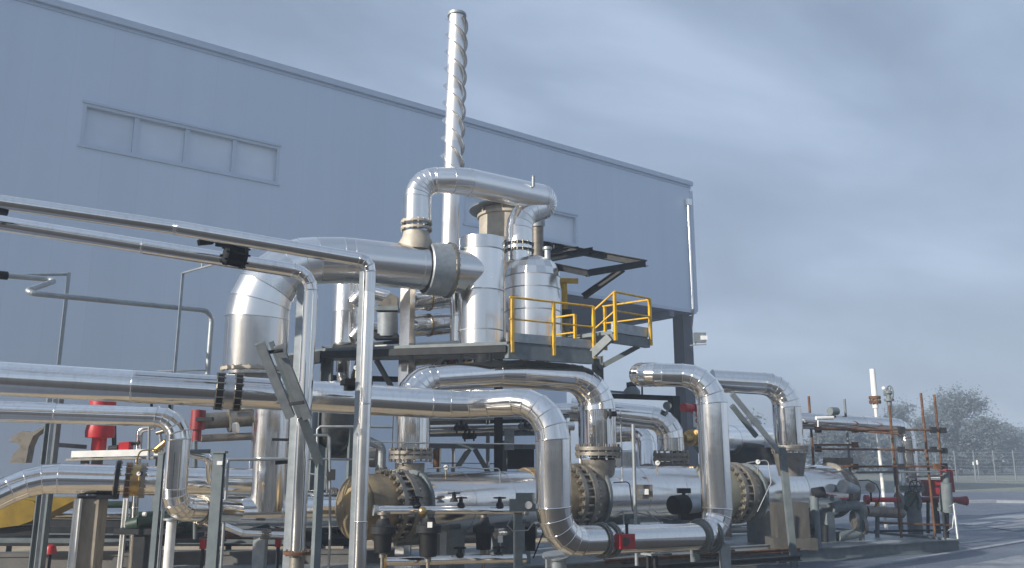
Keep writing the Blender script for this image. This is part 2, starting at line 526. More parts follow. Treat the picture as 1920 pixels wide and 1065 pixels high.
surf('verge', (0.11, 0.125, 0.10), (0.24, 0.25, 0.21), (0.9, 1), 0, 0.6, 0.03, 9)
surf('dark_mound_surface', (0.020, 0.020, 0.014), (0.055, 0.050, 0.035), (0.9, 1), 0, 0.5, 0.2, 3)
def sheet(name, pts, mat, z):
    mb = MB(); mb.v = [Vector((p.x, p.y, z)) for p in pts]; mb.face(tuple(range(len(pts))))
    return struct(mb.build(name, mat))
sheet('ground', [Vector((-400, -400, 0)), Vector((500, -400, 0)), Vector((500, 500, 0)), Vector((-400, 500, 0))], 'asphalt', 0.0)
def strip(name, uv, wd, mat, z, h=None):
    """A band on the ground along picture-traced bends, wd metres wide."""
    ps = [AZ(u, v, 0) for u, v in uv]
    mb = MB(); prev = None
    for i, p in enumerate(ps):
        d = (ps[min(i + 1, len(ps) - 1)] - ps[max(i - 1, 0)]).normalized(); sd_ = Vector((-d.y, d.x, 0))
        b = len(mb.v)
        mb.v += [p - sd_ * wd / 2 + ZA * 0.0, p - sd_ * wd / 2 + ZA * z, p + sd_ * wd / 2 + ZA * z, p + sd_ * wd / 2 + ZA * 0.0]
        if prev is not None:
            for k in range(3): mb.face((prev + k, prev + k + 1, b + k + 1, b + k))
        prev = b
    return struct(mb.build(name, mat))
def outline(name, uv, mat, z):
    return sheet(name, [AZ(u, v, 0) for u, v in uv], mat, z)
outline('plant_yard', [(-700, 1140), (700, 1230), (1380, 1180), (1420, 1060), (1420, 1000), (1300, 985), (700, 985), (-700, 1000)], 'gravel', 0.004)
sheet('added_dark_ground', [Vector((-60, -14, 0)), Vector((9.5, -14, 0)), Vector((11, 8.0, 0)), Vector((-60, 8.0, 0))], 'tarmac', 0.008)  # unseen dark sheet added before the pipes to darken their reflections
strip('kerb', [(1560, 1075), (1700, 1052), (1800, 1036), (1920, 1016), (2100, 988)], 0.14, 'kerb_stone', 0.03)
strip('road_edge', [(1790, 984), (1850, 976), (1900, 970), (1990, 964), (2300, 950)], 0.9, 'kerb_stone', 0.012)
strip('far_kerb', [(1500, 945), (1790, 943), (1860, 942), (1930, 943), (2300, 948)], 0.7, 'kerb_stone', 0.10)
outline('frost_patch', [(1850, 989), (1880, 978), (1925, 974), (2010, 982), (1990, 996), (1900, 996)], 'frost', 0.016)
outline('frosty_verge', [(1640, 1098), (1800, 1062), (1920, 1040), (2150, 1010), (2300, 1040), (1900, 1098)], 'frost', 0.008)
outline('far_field', [(1150, 921), (1500, 921), (2400, 924), (2600, 882), (1400, 880), (1150, 882)], 'verge', 0.004)
# unseen dark mound, added behind the camera to darken reflections in the metal
def dark_mound():
    mb = MB(); N = 40
    rows = []
    for i in range(N + 1):
        th = YAW + math.radians(105 + 150 * i / N)
        rw = []
        for r_, z in ((20, 0.0), (24, 2.2), (29, 4.0), (36, 4.6), (46, 0)):
            k = 1 + 0.18 * math.sin(i * 1.3) + random.uniform(-.08, .08)
            rw.append(Vector((math.cos(th) * r_, math.sin(th) * r_, z * k)))
        b = len(mb.v); mb.v += rw; rows.append(b)
    for i in range(N):
        for k in range(4):
            mb.face((rows[i] + k, rows[i] + k + 1, rows[i + 1] + k + 1, rows[i + 1] + k), True)
    return struct(mb.build('added_dark_mound', 'dark_mound_surface'))
dark_mound()

# ------------------------------------------------------------------ air
HAZE = True
def haze():
    mb = MB()
    mb.box(Vector((40, 40, 15)), 420, 420, 33)
    mt = bpy.data.materials.new('haze'); mt.use_nodes = True; t = mt.node_tree
    for n in list(t.nodes): t.nodes.remove(n)
    o = nd(t, 'ShaderNodeOutputMaterial'); v = nd(t, 'ShaderNodeVolumePrincipled')
    v.inputs['Color'].default_value = (0.62, 0.75, 0.94, 1); v.inputs['Density'].default_value = 0.0042; v.inputs['Anisotropy'].default_value = 0.0
    t.links.new(v.outputs[0], o.inputs['Volume'])
    MATS['haze'] = mt
    h = mb.build('haze', 'haze'); h['kind'] = 'stuff'
if HAZE: haze()

# ------------------------------------------------------------------ the hall
def cladding_mat():
    mt, nt, b = newmat('wall_sheet')
    geo = nd(nt, 'ShaderNodeNewGeometry')
    sp = nd(nt, 'ShaderNodeSeparateXYZ'); nt.links.new(geo.outputs['Position'], sp.inputs[0])
    n1 = nd(nt, 'ShaderNodeTexNoise', Scale=0.16, Detail=4.0); nt.links.new(geo.outputs['Position'], n1.inputs['Vector'])
    mp = nd(nt, 'ShaderNodeMapping'); mp.inputs['Scale'].default_value = (1.2, 1.2, 0.05); nt.links.new(geo.outputs['Position'], mp.inputs[0])
    n2 = nd(nt, 'ShaderNodeTexNoise', Scale=1.5, Detail=5.0); nt.links.new(mp.outputs[0], n2.inputs['Vector'])
    av = nd(nt, 'ShaderNodeMath', operation='ADD'); nt.links.new(n1.outputs[0], av.inputs[0]); nt.links.new(n2.outputs[0], av.inputs[1])
    hf = nd(nt, 'ShaderNodeMath', operation='MULTIPLY'); hf.inputs[1].default_value = 0.5; nt.links.new(av.outputs[0], hf.inputs[0])
    r = ramp(nt, hf.outputs[0], [(0.35, (0.585, 0.68, 0.80)), (0.65, (0.625, 0.72, 0.84))])
    nt.links.new(r.outputs[0], b.inputs['Base Color'])
    b.inputs['Roughness'].default_value = 0.5; b.inputs['Metallic'].default_value = 0.0
    fl_ = nd(nt, 'ShaderNodeMath', operation='FLOOR'); nt.links.new(sp.outputs['X'], fl_.inputs[0])
    wn = nd(nt, 'ShaderNodeTexWhiteNoise', noise_dimensions='1D'); nt.links.new(fl_.outputs[0], wn.inputs['W'])
    pm = nd(nt, 'ShaderNodeMapRange'); pm.inputs[3].default_value, pm.inputs[4].default_value = 0.985, 1.015; nt.links.new(wn.outputs['Value'], pm.inputs[0])
    fc = nd(nt, 'ShaderNodeMath', operation='FRACT'); nt.links.new(sp.outputs['X'], fc.inputs[0])
    jt = nd(nt, 'ShaderNodeMath', operation='LESS_THAN'); jt.inputs[1].default_value = 0.02; nt.links.new(fc.outputs[0], jt.inputs[0])
    jm = nd(nt, 'ShaderNodeMath', operation='MULTIPLY_ADD'); jm.inputs[1].default_value = -0.045; nt.links.new(jt.outputs[0], jm.inputs[0]); nt.links.new(pm.outputs[0], jm.inputs[2])
    vm_ = nd(nt, 'ShaderNodeVectorMath', operation='SCALE'); nt.links.new(r.outputs[0], vm_.inputs[0]); nt.links.new(jm.outputs[0], vm_.inputs['Scale'])
    nt.links.new(vm_.outputs[0], b.inputs['Base Color'])
    # fine upright ribs
    fr = nd(nt, 'ShaderNodeMath', operation='MULTIPLY'); fr.inputs[1].default_value = 2 * math.pi / 0.14; nt.links.new(sp.outputs['X'], fr.inputs[0])
    sn = nd(nt, 'ShaderNodeMath', operation='SINE'); nt.links.new(fr.outputs[0], sn.inputs[0])
    bp = nd(nt, 'ShaderNodeBump', Strength=0.05, Distance=0.002); nt.links.new(sn.outputs[0], bp.inputs['Height']); nt.links.new(bp.outputs[0], b.inputs['Normal'])
cladding_mat()
surf('trim_sheet', (0.50, 0.58, 0.68), (0.54, 0.62, 0.72), (0.4, 0.6), 0, 2)
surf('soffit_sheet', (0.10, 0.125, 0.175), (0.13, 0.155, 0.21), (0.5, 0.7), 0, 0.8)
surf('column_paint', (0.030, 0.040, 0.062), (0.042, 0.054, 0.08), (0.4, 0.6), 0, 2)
surf('window_frame', (0.52, 0.60, 0.70), (0.56, 0.64, 0.74), (0.4, 0.6), 0, 3)
BC = A(1305, 586, 38.0)               # lower outer corner of the hall
BY, BX, ZS = BC.y, BC.x, BC.z
ZR = AY(98, 0, BY).z                 # roof line
hall = thing('factory_hall', 'large blue grey metal clad hall with overhanging upper storey behind the pipework', 'building', (10, BY, 0))
XL, XLOW = -16.0, DU(Vector((0, BY, 5)), XA, 1062).x
wins = []
def rect_at(uv):                      # (left, right, bottom, top) on the hall wall
    (u0, v0), (u1, v1), (u2, v2), (u3, v3) = uv
    a, b_, c, d = (AY(u, v, BY) for u, v in uv)
    return (a.x + d.x) / 2, (b_.x + c.x) / 2, (c.z + d.z) / 2, (a.z + b_.z) / 2
WR = [rect_at([(157, 192), (525, 276), (522, 345), (149, 272)]), rect_at([(872, 362), (1084, 402), (1081, 456), (868, 424)])]
def wall_with_holes():
    mb = MB()
    xs = sorted({XL, XLOW, BX} | {w[0] for w in WR} | {w[1] for w in WR})
    zs = sorted({0.0, ZS, ZR} | {w[2] for w in WR} | {w[3] for w in WR})
    for i in range(len(xs) - 1):
        for j in range(len(zs) - 1):
            cx, cz = (xs[i] + xs[i + 1]) / 2, (zs[j] + zs[j + 1]) / 2
            if cz < ZS and cx > XLOW: continue
            if any(w[0] < cx < w[1] and w[2] < cz < w[3] for w in WR): continue
            b = len(mb.v)
            mb.v += [Vector((xs[i], BY, zs[j])), Vector((xs[i + 1], BY, zs[j])), Vector((xs[i + 1], BY, zs[j + 1])), Vector((xs[i], BY, zs[j + 1]))]
            mb.face((b, b + 1, b + 2, b + 3))
    D = 20.0
    q = lambda *p: (mb.v.extend(Vector(x) for x in p), mb.face(tuple(range(len(mb.v) - len(p), len(mb.v)))))
    q((BX, BY, ZS), (BX, BY + D, ZS), (BX, BY + D, ZR), (BX, BY, ZR))
    q((XLOW, BY, 0), (XLOW, BY + D, 0), (XLOW, BY + D, ZS), (XLOW, BY, ZS))
    q((XL, BY + D, 0), (XL, BY + D, ZR), (BX, BY + D, ZR), (BX, BY + D, ZS), (XLOW, BY + D, ZS), (XLOW, BY + D, 0))
    q((XL, BY, 0), (XL, BY, ZR), (XL, BY + D, ZR), (XL, BY + D, 0))
    return mb.build('wall_cladding', 'wall_sheet', hall)
wall_with_holes()
MB().box(Vector(((XL + BX) / 2, BY + 10, ZR - 0.1)), BX - XL - 0.1, 19.9, 0.1).build('roof', 'trim_sheet', hall)
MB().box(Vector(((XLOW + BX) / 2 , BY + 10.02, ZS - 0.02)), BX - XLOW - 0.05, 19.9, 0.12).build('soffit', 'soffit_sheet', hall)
tr = MB(); tr.box(Vector(((XL + BX) / 2, BY - 0.04, ZR - 0.10)), BX - XL + 0.16, 0.16, 0.20); tr.box(Vector(((XL + BX) / 2, BY - 0.015, ZR - 0.30)), BX - XL + 0.06, 0.05, 0.03)
tr.build('parapet_trim', 'trim_sheet', hall)
MB().box(Vector((BX, BY - 0.01, (ZS + ZR) / 2 - 0.2)), 0.2, 0.07, ZR - ZS - 0.5).build('corner_trim', 'window_frame', hall)
MB().box(Vector(((XLOW + BX) / 2, BY - 0.012, ZS + 0.02)), BX - XLOW, 0.07, 0.14).build('drip_edge_trim', 'trim_sheet', hall)
def window(w, n):
    x0, x1, z0, z1 = w
    fr = MB(); rv = 0.22
    y0, y1 = BY - 0.010, BY + rv
    ft = 0.085
    for (cx, cz, sx_, sz_) in (((x0 + x1) / 2, z0 + ft / 2, x1 - x0, ft), ((x0 + x1) / 2, z1 - ft / 2, x1 - x0, ft), (x0 + ft / 2, (z0 + z1) / 2, ft, z1 - z0 - 2 * ft), (x1 - ft / 2, (z0 + z1) / 2, ft, z1 - z0 - 2 * ft)):
        fr.box(Vector((cx, (y0 + y1) / 2, cz)), sx_, y1 - y0, sz_)
    for i in range(1, n):
        cx = x0 + (x1 - x0) * i / n
        fr.box(Vector((cx, BY + 0.12, (z0 + z1) / 2)), 0.13, 0.16, z1 - z0 - 2 * ft)
    f = fr.build('window', 'window_frame', hall)
    for i in range(n):
        a, b_ = x0 + (x1 - x0) * i / n + 0.06, x0 + (x1 - x0) * (i + 1) / n - 0.06
        MB().box(Vector(((a + b_) / 2, BY + 0.16, (z0 + z1) / 2)), b_ - a, 0.02, z1 - z0 - 2 * ft + 0.01).build('pane', 'glass_dark', f)
    MB().box(Vector(((x0 + x1) / 2, BY - 0.02, z0 - 0.03)), x1 - x0 + 0.1, 0.06, 0.05).build('sill', 'window_frame', f)
    MB().box(Vector(((x0 + x1) / 2, BY - 0.02, z1 + 0.035)), x1 - x0 + 0.06, 0.07, 0.07).build('head_trim', 'trim_sheet', f)
window(WR[0], 4); window(WR[1], 2)
cp = AY(1279, 590, BY + 0.7)
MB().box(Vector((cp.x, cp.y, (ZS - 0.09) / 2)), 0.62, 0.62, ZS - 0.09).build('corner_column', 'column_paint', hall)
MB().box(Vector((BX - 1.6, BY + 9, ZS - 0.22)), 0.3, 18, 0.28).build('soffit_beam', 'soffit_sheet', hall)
dpx = AY(1287, 400, BY).x
dp = MB(); dp.wire([Vector((dpx, BY - 0.12, z)) for z in (ZS + 5.0, ZS + 0.1)] , 0.06, 14)
dp.box(Vector((dpx, BY - 0.15, ZS + 5.15)), 0.26, 0.2, 0.3)
dpo = dp.build('downpipe', 'alu_white', hall)
q0 = Vector((dpx + 0.02, BY - 0.12, ZS + 0.15)); q1 = Vector((cp.x + 0.42, cp.y - 0.1, ZS - 0.9))
MB().wire([q0, q0 - ZA * 0.1, q1, G(q1, 0.2)], 0.05, 12).build('lower_downpipe', 'grey_plastic', hall)

# floodlight on its bracket
fp = A(1312, 633, 36.5)
fl = thing('floodlight', 'grey rectangular floodlight on a bracket below the hall corner', 'floodlight', fp)
MB().box(fp, 0.52, 0.22, 0.42, RT, None, ZA).build('lamp_housing', 'frame_paint', fl)
MB().box(fp + RT * 0.16 - FH * 0.1 - ZA * 0.02, 0.3, 0.06, 0.18, RT).build('lamp_glass', 'white_paint', fl)
b1 = MB(); b1.bar(fp - RT * 0.42 - ZA * 0.34, fp + RT * 0.28 - ZA * 0.30, 0.05, 0.05); b1.bar(fp - RT * 0.2 - ZA * 0.32, fp - RT * 0.2, 0.04, 0.06); b1.bar(fp - RT * 0.42 - ZA * 0.34, Vector((q1.x, q1.y, fp.z - 0.34)), 0.05, 0.05)
b1.build('bracket', 'grey_plastic', fl)

# ------------------------------------------------------------------ trees and fence far right
def foliage_mat():
    mt, nt, b = newmat('leaf')
    geo = nd(nt, 'ShaderNodeNewGeometry'); at = nd(nt, 'ShaderNodeAttribute', attribute_name='sheet')
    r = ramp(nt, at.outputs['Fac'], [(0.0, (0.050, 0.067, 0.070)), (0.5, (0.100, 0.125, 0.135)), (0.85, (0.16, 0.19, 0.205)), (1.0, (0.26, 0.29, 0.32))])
    nt.links.new(r.outputs[0], b.inputs['Base Color']); b.inputs['Roughness'].default_value = 0.6
foliage_mat()
def tree(u, vb, vt, wpx, d, label, dens=1.0, lean=0.0):
    base = G(A(u, vb, d)); H = m(vb - vt, d) ; Wd = m(wpx, d)
    H = A(u, vt, d).z
    t = thing('tree', label, 'tree', base, 'trees beyond the yard fence')
    mb = MB()
    tp = base + Vector((lean, 0, H * 0.62))
    mb.wire([base, base + Vector((lean * .3, 0, H * .3)), tp], 0.02 * H + 0.05, 8)
    cl = []
    for i in range(int(16 * dens)):
        th = random.uniform(0, 6.283); hh = random.uniform(0.16, 0.93)
        rr = Wd / 2 * math.sqrt(random.random()) * math.sin(math.pi * min(.97, max(0.2, (hh + 0.05) / 1.02))) ** 0.6
        c = base + Vector((lean + math.cos(th) * rr, math.sin(th) * rr, H * hh))
        cl.append((c, random.uniform(0.12, 0.21) * max(H, Wd)))
        s0 = base + Vector((lean * .5, 0, H * random.uniform(.22, .5)))
        mb.wire([s0, s0.lerp(c, .6) + ZA * 0.2, c], 0.006 * H + 0.01, 5)
    mb.build('trunk', 'bark', t)
    lf = MB()
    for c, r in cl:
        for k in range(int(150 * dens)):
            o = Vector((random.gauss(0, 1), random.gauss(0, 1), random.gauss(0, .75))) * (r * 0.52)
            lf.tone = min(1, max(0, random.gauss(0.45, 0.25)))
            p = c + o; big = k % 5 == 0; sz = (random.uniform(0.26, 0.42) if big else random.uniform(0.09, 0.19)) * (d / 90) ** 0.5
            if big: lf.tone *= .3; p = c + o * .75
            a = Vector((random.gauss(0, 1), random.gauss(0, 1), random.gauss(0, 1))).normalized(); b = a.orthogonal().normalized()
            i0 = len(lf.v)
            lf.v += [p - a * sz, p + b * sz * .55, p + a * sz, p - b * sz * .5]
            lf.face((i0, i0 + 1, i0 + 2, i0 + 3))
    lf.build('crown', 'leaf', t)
    return t
tree(1806, 925, 732, 165, 92, 'tallest rounded tree standing clear beyond the yard fence', 2.6)
tree(1852, 925, 785, 110, 99, 'tree with ragged crown touching the tallest tree', 2.0)
tree(1884, 925, 800, 110, 108, 'broad misty tree filling the gap before the far end of the fence', 2.2)
tree(1912, 925, 806, 130, 125, 'pale misty tree at the far end of the fence', 2.0)
tree(1760, 925, 800, 100, 95, 'lower bushy tree just beside the tallest tree', 2.0)
tree(1703, 925, 757, 60, 100, 'slim tree rising behind the vent stack valve', 1.2)
tree(1672, 925, 795, 110, 104, 'dark tree behind the slim white vent stack', 2.0)
tree(1612, 925, 800, 110, 98, 'dark tree seen through the rusty scaffold frame', 2.0)
tree(1560, 925, 786, 100, 101, 'round tree behind the end of the high branch pipe', 1.8)
tree(1425, 915, 772, 50, 90, 'thin open tree seen under the tall pipe loop', 0.7)
tree(1460, 920, 832, 90, 96, 'low bushy tree behind the diagonal cable ladder', 1.4)
def fence():
    p0, p1 = G(A(1690, 905, 70)), G(A(2150, 912, 62))
    f = thing('mesh_fence', 'thin wire mesh fence on tall posts in front of the far trees', 'fence', p0)
    n = 12; Hh = 2.3
    for i in range(n + 1):
        p = p0.lerp(p1, i / n)
        MB().cyl(p, p + ZA * (Hh + 0.15), 0.055, n=8).build('post', 'frame_paint', f)
    w = MB()
    for k in range(9):
        z = 0.1 + k * (Hh - 0.1) / 8
        w.bar(p0 + ZA * z, p1 + ZA * z, 0.018, 0.018)
    w.build('wire_mesh', 'frame_paint', f)
fence()
for i, (u, v) in enumerate(((1826, 872), (1833, 871))):
    p = A(u, v, 75); g = G(p)
    t = thing('bollard_lamp' if False else 'lamp_post', 'small white topped marker post by the far fence, %s of the pair' % ('shorter' if i == 0 else 'taller'), 'post')
    MB().cyl(g, p, 0.05, n=8).build('pole', 'frame_paint', t)
    MB().box(p + ZA * (0.15 + 0.04 * i), 0.14, 0.14, 0.30 + 0.08 * i).build('lamp_head', 'white_paint', t)
# ------------------------------------------------------------------ overhead pipes of the near rack
def pipe_thing(name, label, cat, pts, rs, mat='alu', group=None, part='cladding', **kw):
    t = thing(name, label, cat, G(pts[0]), group)
    MB().pipe(pts, rs, **kw).build(part, mat, t)
    return t
NP = 'foreground pipes of the rack'
# upper pipe and its leg
c = A(694, 490, 9.2)
p0 = A(-60, 370, 8.0)
pa = pipe_thing('overhead_pipe', 'upper of two slim silver overhead pipes, ending in a tall straight leg', 'pipe',
    [p0, A(330, 427, 8.6), c, c - ZA * .35], [m(14, 8.2), m(14, 8.7), m(11.5, 9.2)], bend=[0, 0.6, 0.13, 0], gores=3, pitch=1.5)
MB().pipe([c - ZA * .35, G(c, -0.05)], m(11, 9.2), pitch=1.3).build('leg_cladding', 'alu_dull', pa)
pp = c - RT * m(12, 9.2) + FH * .02 - ZA * .10
pq = thing('support_post', 'square grey steel post running up right beside the tall straight leg', 'post', G(pp))
MB().bar(pp, G(pp, -.02), m(11, 9.2), m(13, 9.2), RT).build('shaft', 'galv', pq)
f0 = MB(); f0.cyl(A(693, 610, 9.2) - ZA * .02, A(693, 610, 9.2) + ZA * .02, m(14.3, 9.2))
# lower pipe and its leg
c = A(584, 512, 9.6)
leg_foot = VR(c, 1036)
pb = pipe_thing('overhead_pipe', 'lower of two slim silver overhead pipes, with a black lever valve near its bend', 'pipe',
    [A(-60, 409, 8.3), c, leg_foot], [m(14, 8.9), m(13, 9.6)], bend=[0, 0.22, 0], gores=4, pitch=1.5)
pp = c - RT * m(20, 9.6) + FH * .05 - ZA * .12
pq = thing('support_post', 'square grey steel post close beside the lower pipe leg with the rusty foot flange', 'post', G(pp))
MB().bar(pp, G(pp, -.02), m(9, 9.6), m(12, 9.6), RT).build('shaft', 'galv', pq)
fb = collar(leg_foot, ZA, m(15, 9.6), 0.03, 0.0, 8, 'rust', pb, 'foot_flange', False, 0.01, 1.6)
MB().cyl(G(leg_foot), leg_foot - ZA * 0.02, m(13, 9.6), n=20).build('foot_stub', 'raw_steel', pb)
# lever valve on the lower pipe
vp = A(441, 479, 9.1); ax = (A(500, 492, 9.35) - A(380, 466, 8.95)).normalized()
va = thing('lever_valve', 'black flanged valve with a long lever handle on the lower overhead pipe', 'valve', vp)
vb = MB()
for s_ in (-0.085, 0.085):
    vb.cyl(vp + ax * (s_ - 0.018), vp + ax * (s_ + 0.018), m(22, 9.1), n=20)
vb.cyl(vp - ax * .08, vp + ax * .08, m(17, 9.1), n=18)
vb.build('valve_body', 'black_rubber', va)
MB().bolts(vp, ax, m(19, 9.1), 8, 0.012, 0.26).build('bolt_ring', 'dark_paint', va)
vs = vp + ZA * m(22, 9.1)
MB().cyl(vp, vs + ZA * 0.06, 0.03, n=10).build('stem', 'dark_paint', va)
lv = MB(); hb = vs + ZA * 0.05
he = A(372, 455, 8.8)
lv.wire([hb, hb.lerp(he, .35) + ZA * .0, he.lerp(hb, .3), he], 0.016, 8)
lv.bar(he, he.lerp(hb, .35), 0.05, 0.06); lv.bar(A(404, 458, 8.9), A(436, 462, 9.0), 0.03, 0.04)
lv.build('handle', 'dark_paint', va)
ub = thing('pipe_clamp', 'dark clamp hanging under the upper overhead pipe where it enters the view', 'clamp', A(2, 393, 8.1))
MB().box(A(0, 392, 8.1), 0.14, 0.1, 0.09).bar(A(-6, 392, 8.1), A(-6, 424, 8.2), 0.04, 0.04).build('clamp_block', 'dark_paint', ub)

# big pipe of the rack and its U loop
MAIN_R = [m(33, 9.2), m(26, 10.8), m(33, 10.4), m(25.5, 11.4), m(29, 11.9), m(23, 12.2)]
k1 = A(866, 760, 10.9)
k2 = A(1036, 750, 10.4)
k3 = VR(k2, 1016)
k4 = A(1347, 1004, 11.9)
k5 = VR(k4, 704)
k6 = A(1192, 703, 12.5)
k7 = A(1225, 700, 13.7)
loop = pipe_thing('pipe_loop', 'long thick silver pipe that drops, runs low and rises again in a big U loop', 'pipe',
    [A(-90, 704, 8.9), k1, k2, k3, k4, k5, k6, k7], [MAIN_R[0] * .97, m(26.5, 10.6), m(33, 10.4), m(25, 11.3), m(29, 11.9), m(22, 12.3), m(22, 12.8)],
    bend=[0, 1.0, 0.48, 0.42, 0.36, 0.42, 0.30, 0], gores=5, pitch=1.7)
d1 = (k1 - A(-90, 704, 8.9)).normalized()
for u in (412, 446):
    q = DU(A(-90, 704, 8.9), d1, u)
    collar(q, d1, m(31, q), 0.07, 0, 16, 'black_rubber', loop, 'flange', False, 0.011, 1.12)
q = DU(A(-90, 704, 8.9), d1, 429)
MB().cyl(q - d1 * .10, q + d1 * .10, m(33, q), n=32, caps=(0, 0)).build('spacer_ring', 'steel_bright', loop)
d2 = (k4 - k3).normalized()
for u in (1127, 1144, 1312, 1330):
    q = DU(k3, d2, u)
    collar(q, d2, m(26, q), 0.03, 0, 12, 'frame_paint', loop, 'flange', False, 0.010, 1.25)
# red sign box on the low run
rp = DU(k3, d2, 1166); rp = rp - FH * (m(26, rp) + 0.06) + ZA * 0.0
rb = thing('call_box', 'dull red square alarm box with round black button clamped on the low loop pipe', 'alarm box', rp)
MB().box(rp, m(40, rp), 0.12, m(26, rp), d2).build('box_body', 'red_paint', rb)
MB().cyl(rp - FH * 0.055, rp - FH * 0.10, m(8, rp), n=16).build('button', 'black_rubber', rb)
MB().cyl(rp + ZA * .05 + d2 * .05, rp + ZA * m(32, rp) + d2 * .05, 0.02, n=8).build('stem', 'dark_paint', rb)

# pipe support shoe on the big pipe by the leg
sp = thing('pipe_hanger', 'black clamp plate holding the thick pipe against the tall straight leg', 'clamp', A(672, 716, 9.8))
MB().box(A(668, 718, 9.7), m(52, 9.7), 0.30, m(9, 9.7), d1).build('clamp_plate', 'black_rubber', sp)
MB().box(A(655, 727, 9.8), 0.1, 0.1, 0.07).build('clamp_foot', 'dark_paint', sp)

# pipe below it, bending down and into the mitred tee
e0 = A(-90, 769, 9.6); e1 = A(338, 783, 10.1); e2 = VR(e1, 952); e3 = A(440, 960, 10.9)
epipe = pipe_thing('drop_pipe', 'silver pipe under the thick pipe, turning down a short drop by the red valves', 'pipe',
    [e0, e1, e2, e3], [m(19, 9.8), m(22.5, 10.1), m(22, 10.5)], bend=[0, 0.27, 0.24, 0], gores=5, pitch=1.4)
for u in (377, 396):
    q = DU(e2, (e3 - e2).normalized(), u)
    collar(q, e3 - e2, m(22, q), 0.022, 0, 10, 'raw_steel', epipe, 'flange', False, 0.009, 1.2)
# low left pipe with kink and black joint
g0 = A(-120, 985, 9.6); g1 = A(62, 896, 10.3); g2 = A(470, 905, 11.3)
gp = pipe_thing('low_pipe', 'fat silver low pipe bending down out of view above the yellow cover', 'pipe',
    [g0, g1, g2], [m(27, 9.9), m(27, 10.8)], bend=[0, 0.9, 0], gores=9, pitch=1.3)
dg = (g2 - g1).normalized()
for u, mt_, gr in ((220, 'dark_paint', 1.28), (240, 'rust', 1.15), (268, 'raw_steel', 1.15)):
    q = DU(g1, dg, u)
    collar(q, dg, m(28, q), 0.045, 0, 16, mt_, gp, 'flange', False, 0.013, gr)
q = DU(g1, dg, 254); MB().cyl(q - dg * .1, q + dg * .1, m(28.5, q), n=32, caps=(0, 0)).build('bellows', 'brass', gp)
qs = DU(g1, dg, 205)
MB().box(qs - ZA * m(31, qs), 0.26, 0.24, 0.05, dg).build('pipe_shoe', 'dark_paint', gp)

# tee: fat column standing on a mitred horizontal pipe
t0 = A(405, 962, 11.8); t1 = A(640, 957, 12.6)
tt = thing('mitred_tee', 'fat dull silver column joining a fat horizontal pipe in a mitred tee', 'pipe', G(A(500, 960, 12.1)))
MB().pipe([t0, t1], m(31, 12.1), pitch=0.9).build('run_cladding', 'alu', tt)
cb = A(500, 958, 12.1)
MB().pipe([cb, VR(cb, 762)], m(36, 12.1), pitch=0.85, n=40).build('riser_cladding', 'alu_dull', tt)
MB().lathe(t0, (t0 - t1), [(0, m(31, 12)), (m(14, 12), m(26, 12)), (m(30, 12), m(19, 12))], 32, (1,)).build('reducer', 'alu', tt)

# small grey bent pipe and the two thin hanger posts by the wall
zz = thing('thin_pipe', 'thin dark grey pipe with a zigzag kink running along the hall wall', 'pipe', G(A(398, 600, 12)))
z1 = A(-30, 513, 11.0); z2 = A(108, 525, 11.6); z3 = A(42, 548, 10.6); z4 = A(398, 583, 12.6)
MB().pipe([z1, z2, z3, z4, VR(z4, 760)], m(5, 11.6), bend=[0, .08, .08, .16, 0], gores=5, pitch=9, band=False, n=14, lap=False).build('pipe_wall', 'galv', zz)
MB().cyl(A(-8, 515, 11), A(14, 517, 11.1), m(8, 11), n=14).build('coupling', 'black_rubber', zz)
h1 = A(129, 514, 11.8)
hp = thing('hanger_post', 'thin grey post with a bent arm holding the zigzag kinked pipe', 'post', G(h1))
MB().wire([A(15, 516, 11.3), h1], m(3, 11.6), 8).build('arm', 'galv', hp)
MB().bar(h1 + ZA * .02, G(h1), m(6, 11.8), m(6, 11.8), XA).build('pole', 'galv', hp)
h2 = A(343, 512, 11.4)
hp2 = thing('hanger_post', 'thinnest grey post with a sloping arm up to the lever valve', 'post', G(h2))
MB().wire([A(416, 492, 10.6), A(379, 502, 11.0), h2], m(2.2, 11.2), 8).wire([A(379, 502, 11.0), A(380, 490, 11.0)], m(2.2, 11), 6).build('arm', 'galv', hp2)
MB().bar(h2, G(h2), m(4.5, 11.4), m(4.5, 11.4), XA).build('pole', 'galv', hp2)
MB().wire([A(295, 696, 11.4), A(345, 695, 11.4), A(386, 694, 11.6)], m(1.6, 11.4), 6).build('cross_rod', 'galv', hp2)

# cable ladder sloping across the pipes
def perforated(mb, p, q, w, h, k, up=None):
    mb.chan(p, q, w, h, 0.012, up)
cl = thing('cable_ladder', 'grey sloping cable ladder of two rails crossing in front of the thick pipe', 'cable ladder', G(A(575, 780, 8.4)))
MB().chan(A(487, 643, 8.3), A(545, 782, 8.5), m(17, 8.3), 0.06, 0.012, FH).build('rail', 'galv', cl)
MB().chan(A(522, 648, 8.5), A(577, 784, 8.7), m(17, 8.5), 0.06, 0.012, FH).build('rail', 'galv', cl)
MB().bar(A(508, 640, 8.55), A(562, 782, 8.7), m(8, 8.5), 0.05, FH).build('centre_strut', 'frame_paint', cl)
for a, b in (((500, 661), (530, 657)), ((543, 758), (570, 754))):
    MB().bar(A(*a, 8.4), A(*b, 8.4), 0.05, 0.03).build('rung', 'dark_paint', cl)
l1 = A(566, 780, 8.75); l2 = A(600, 872, 9.0)
MB().bar(l1, l2, m(15, 8.8), m(12, 8.8), FH).bar(l2 + ZA * .05, G(l2, -0.02), m(15, 9), m(13, 9), XA).build('leg', 'frame_paint', cl)

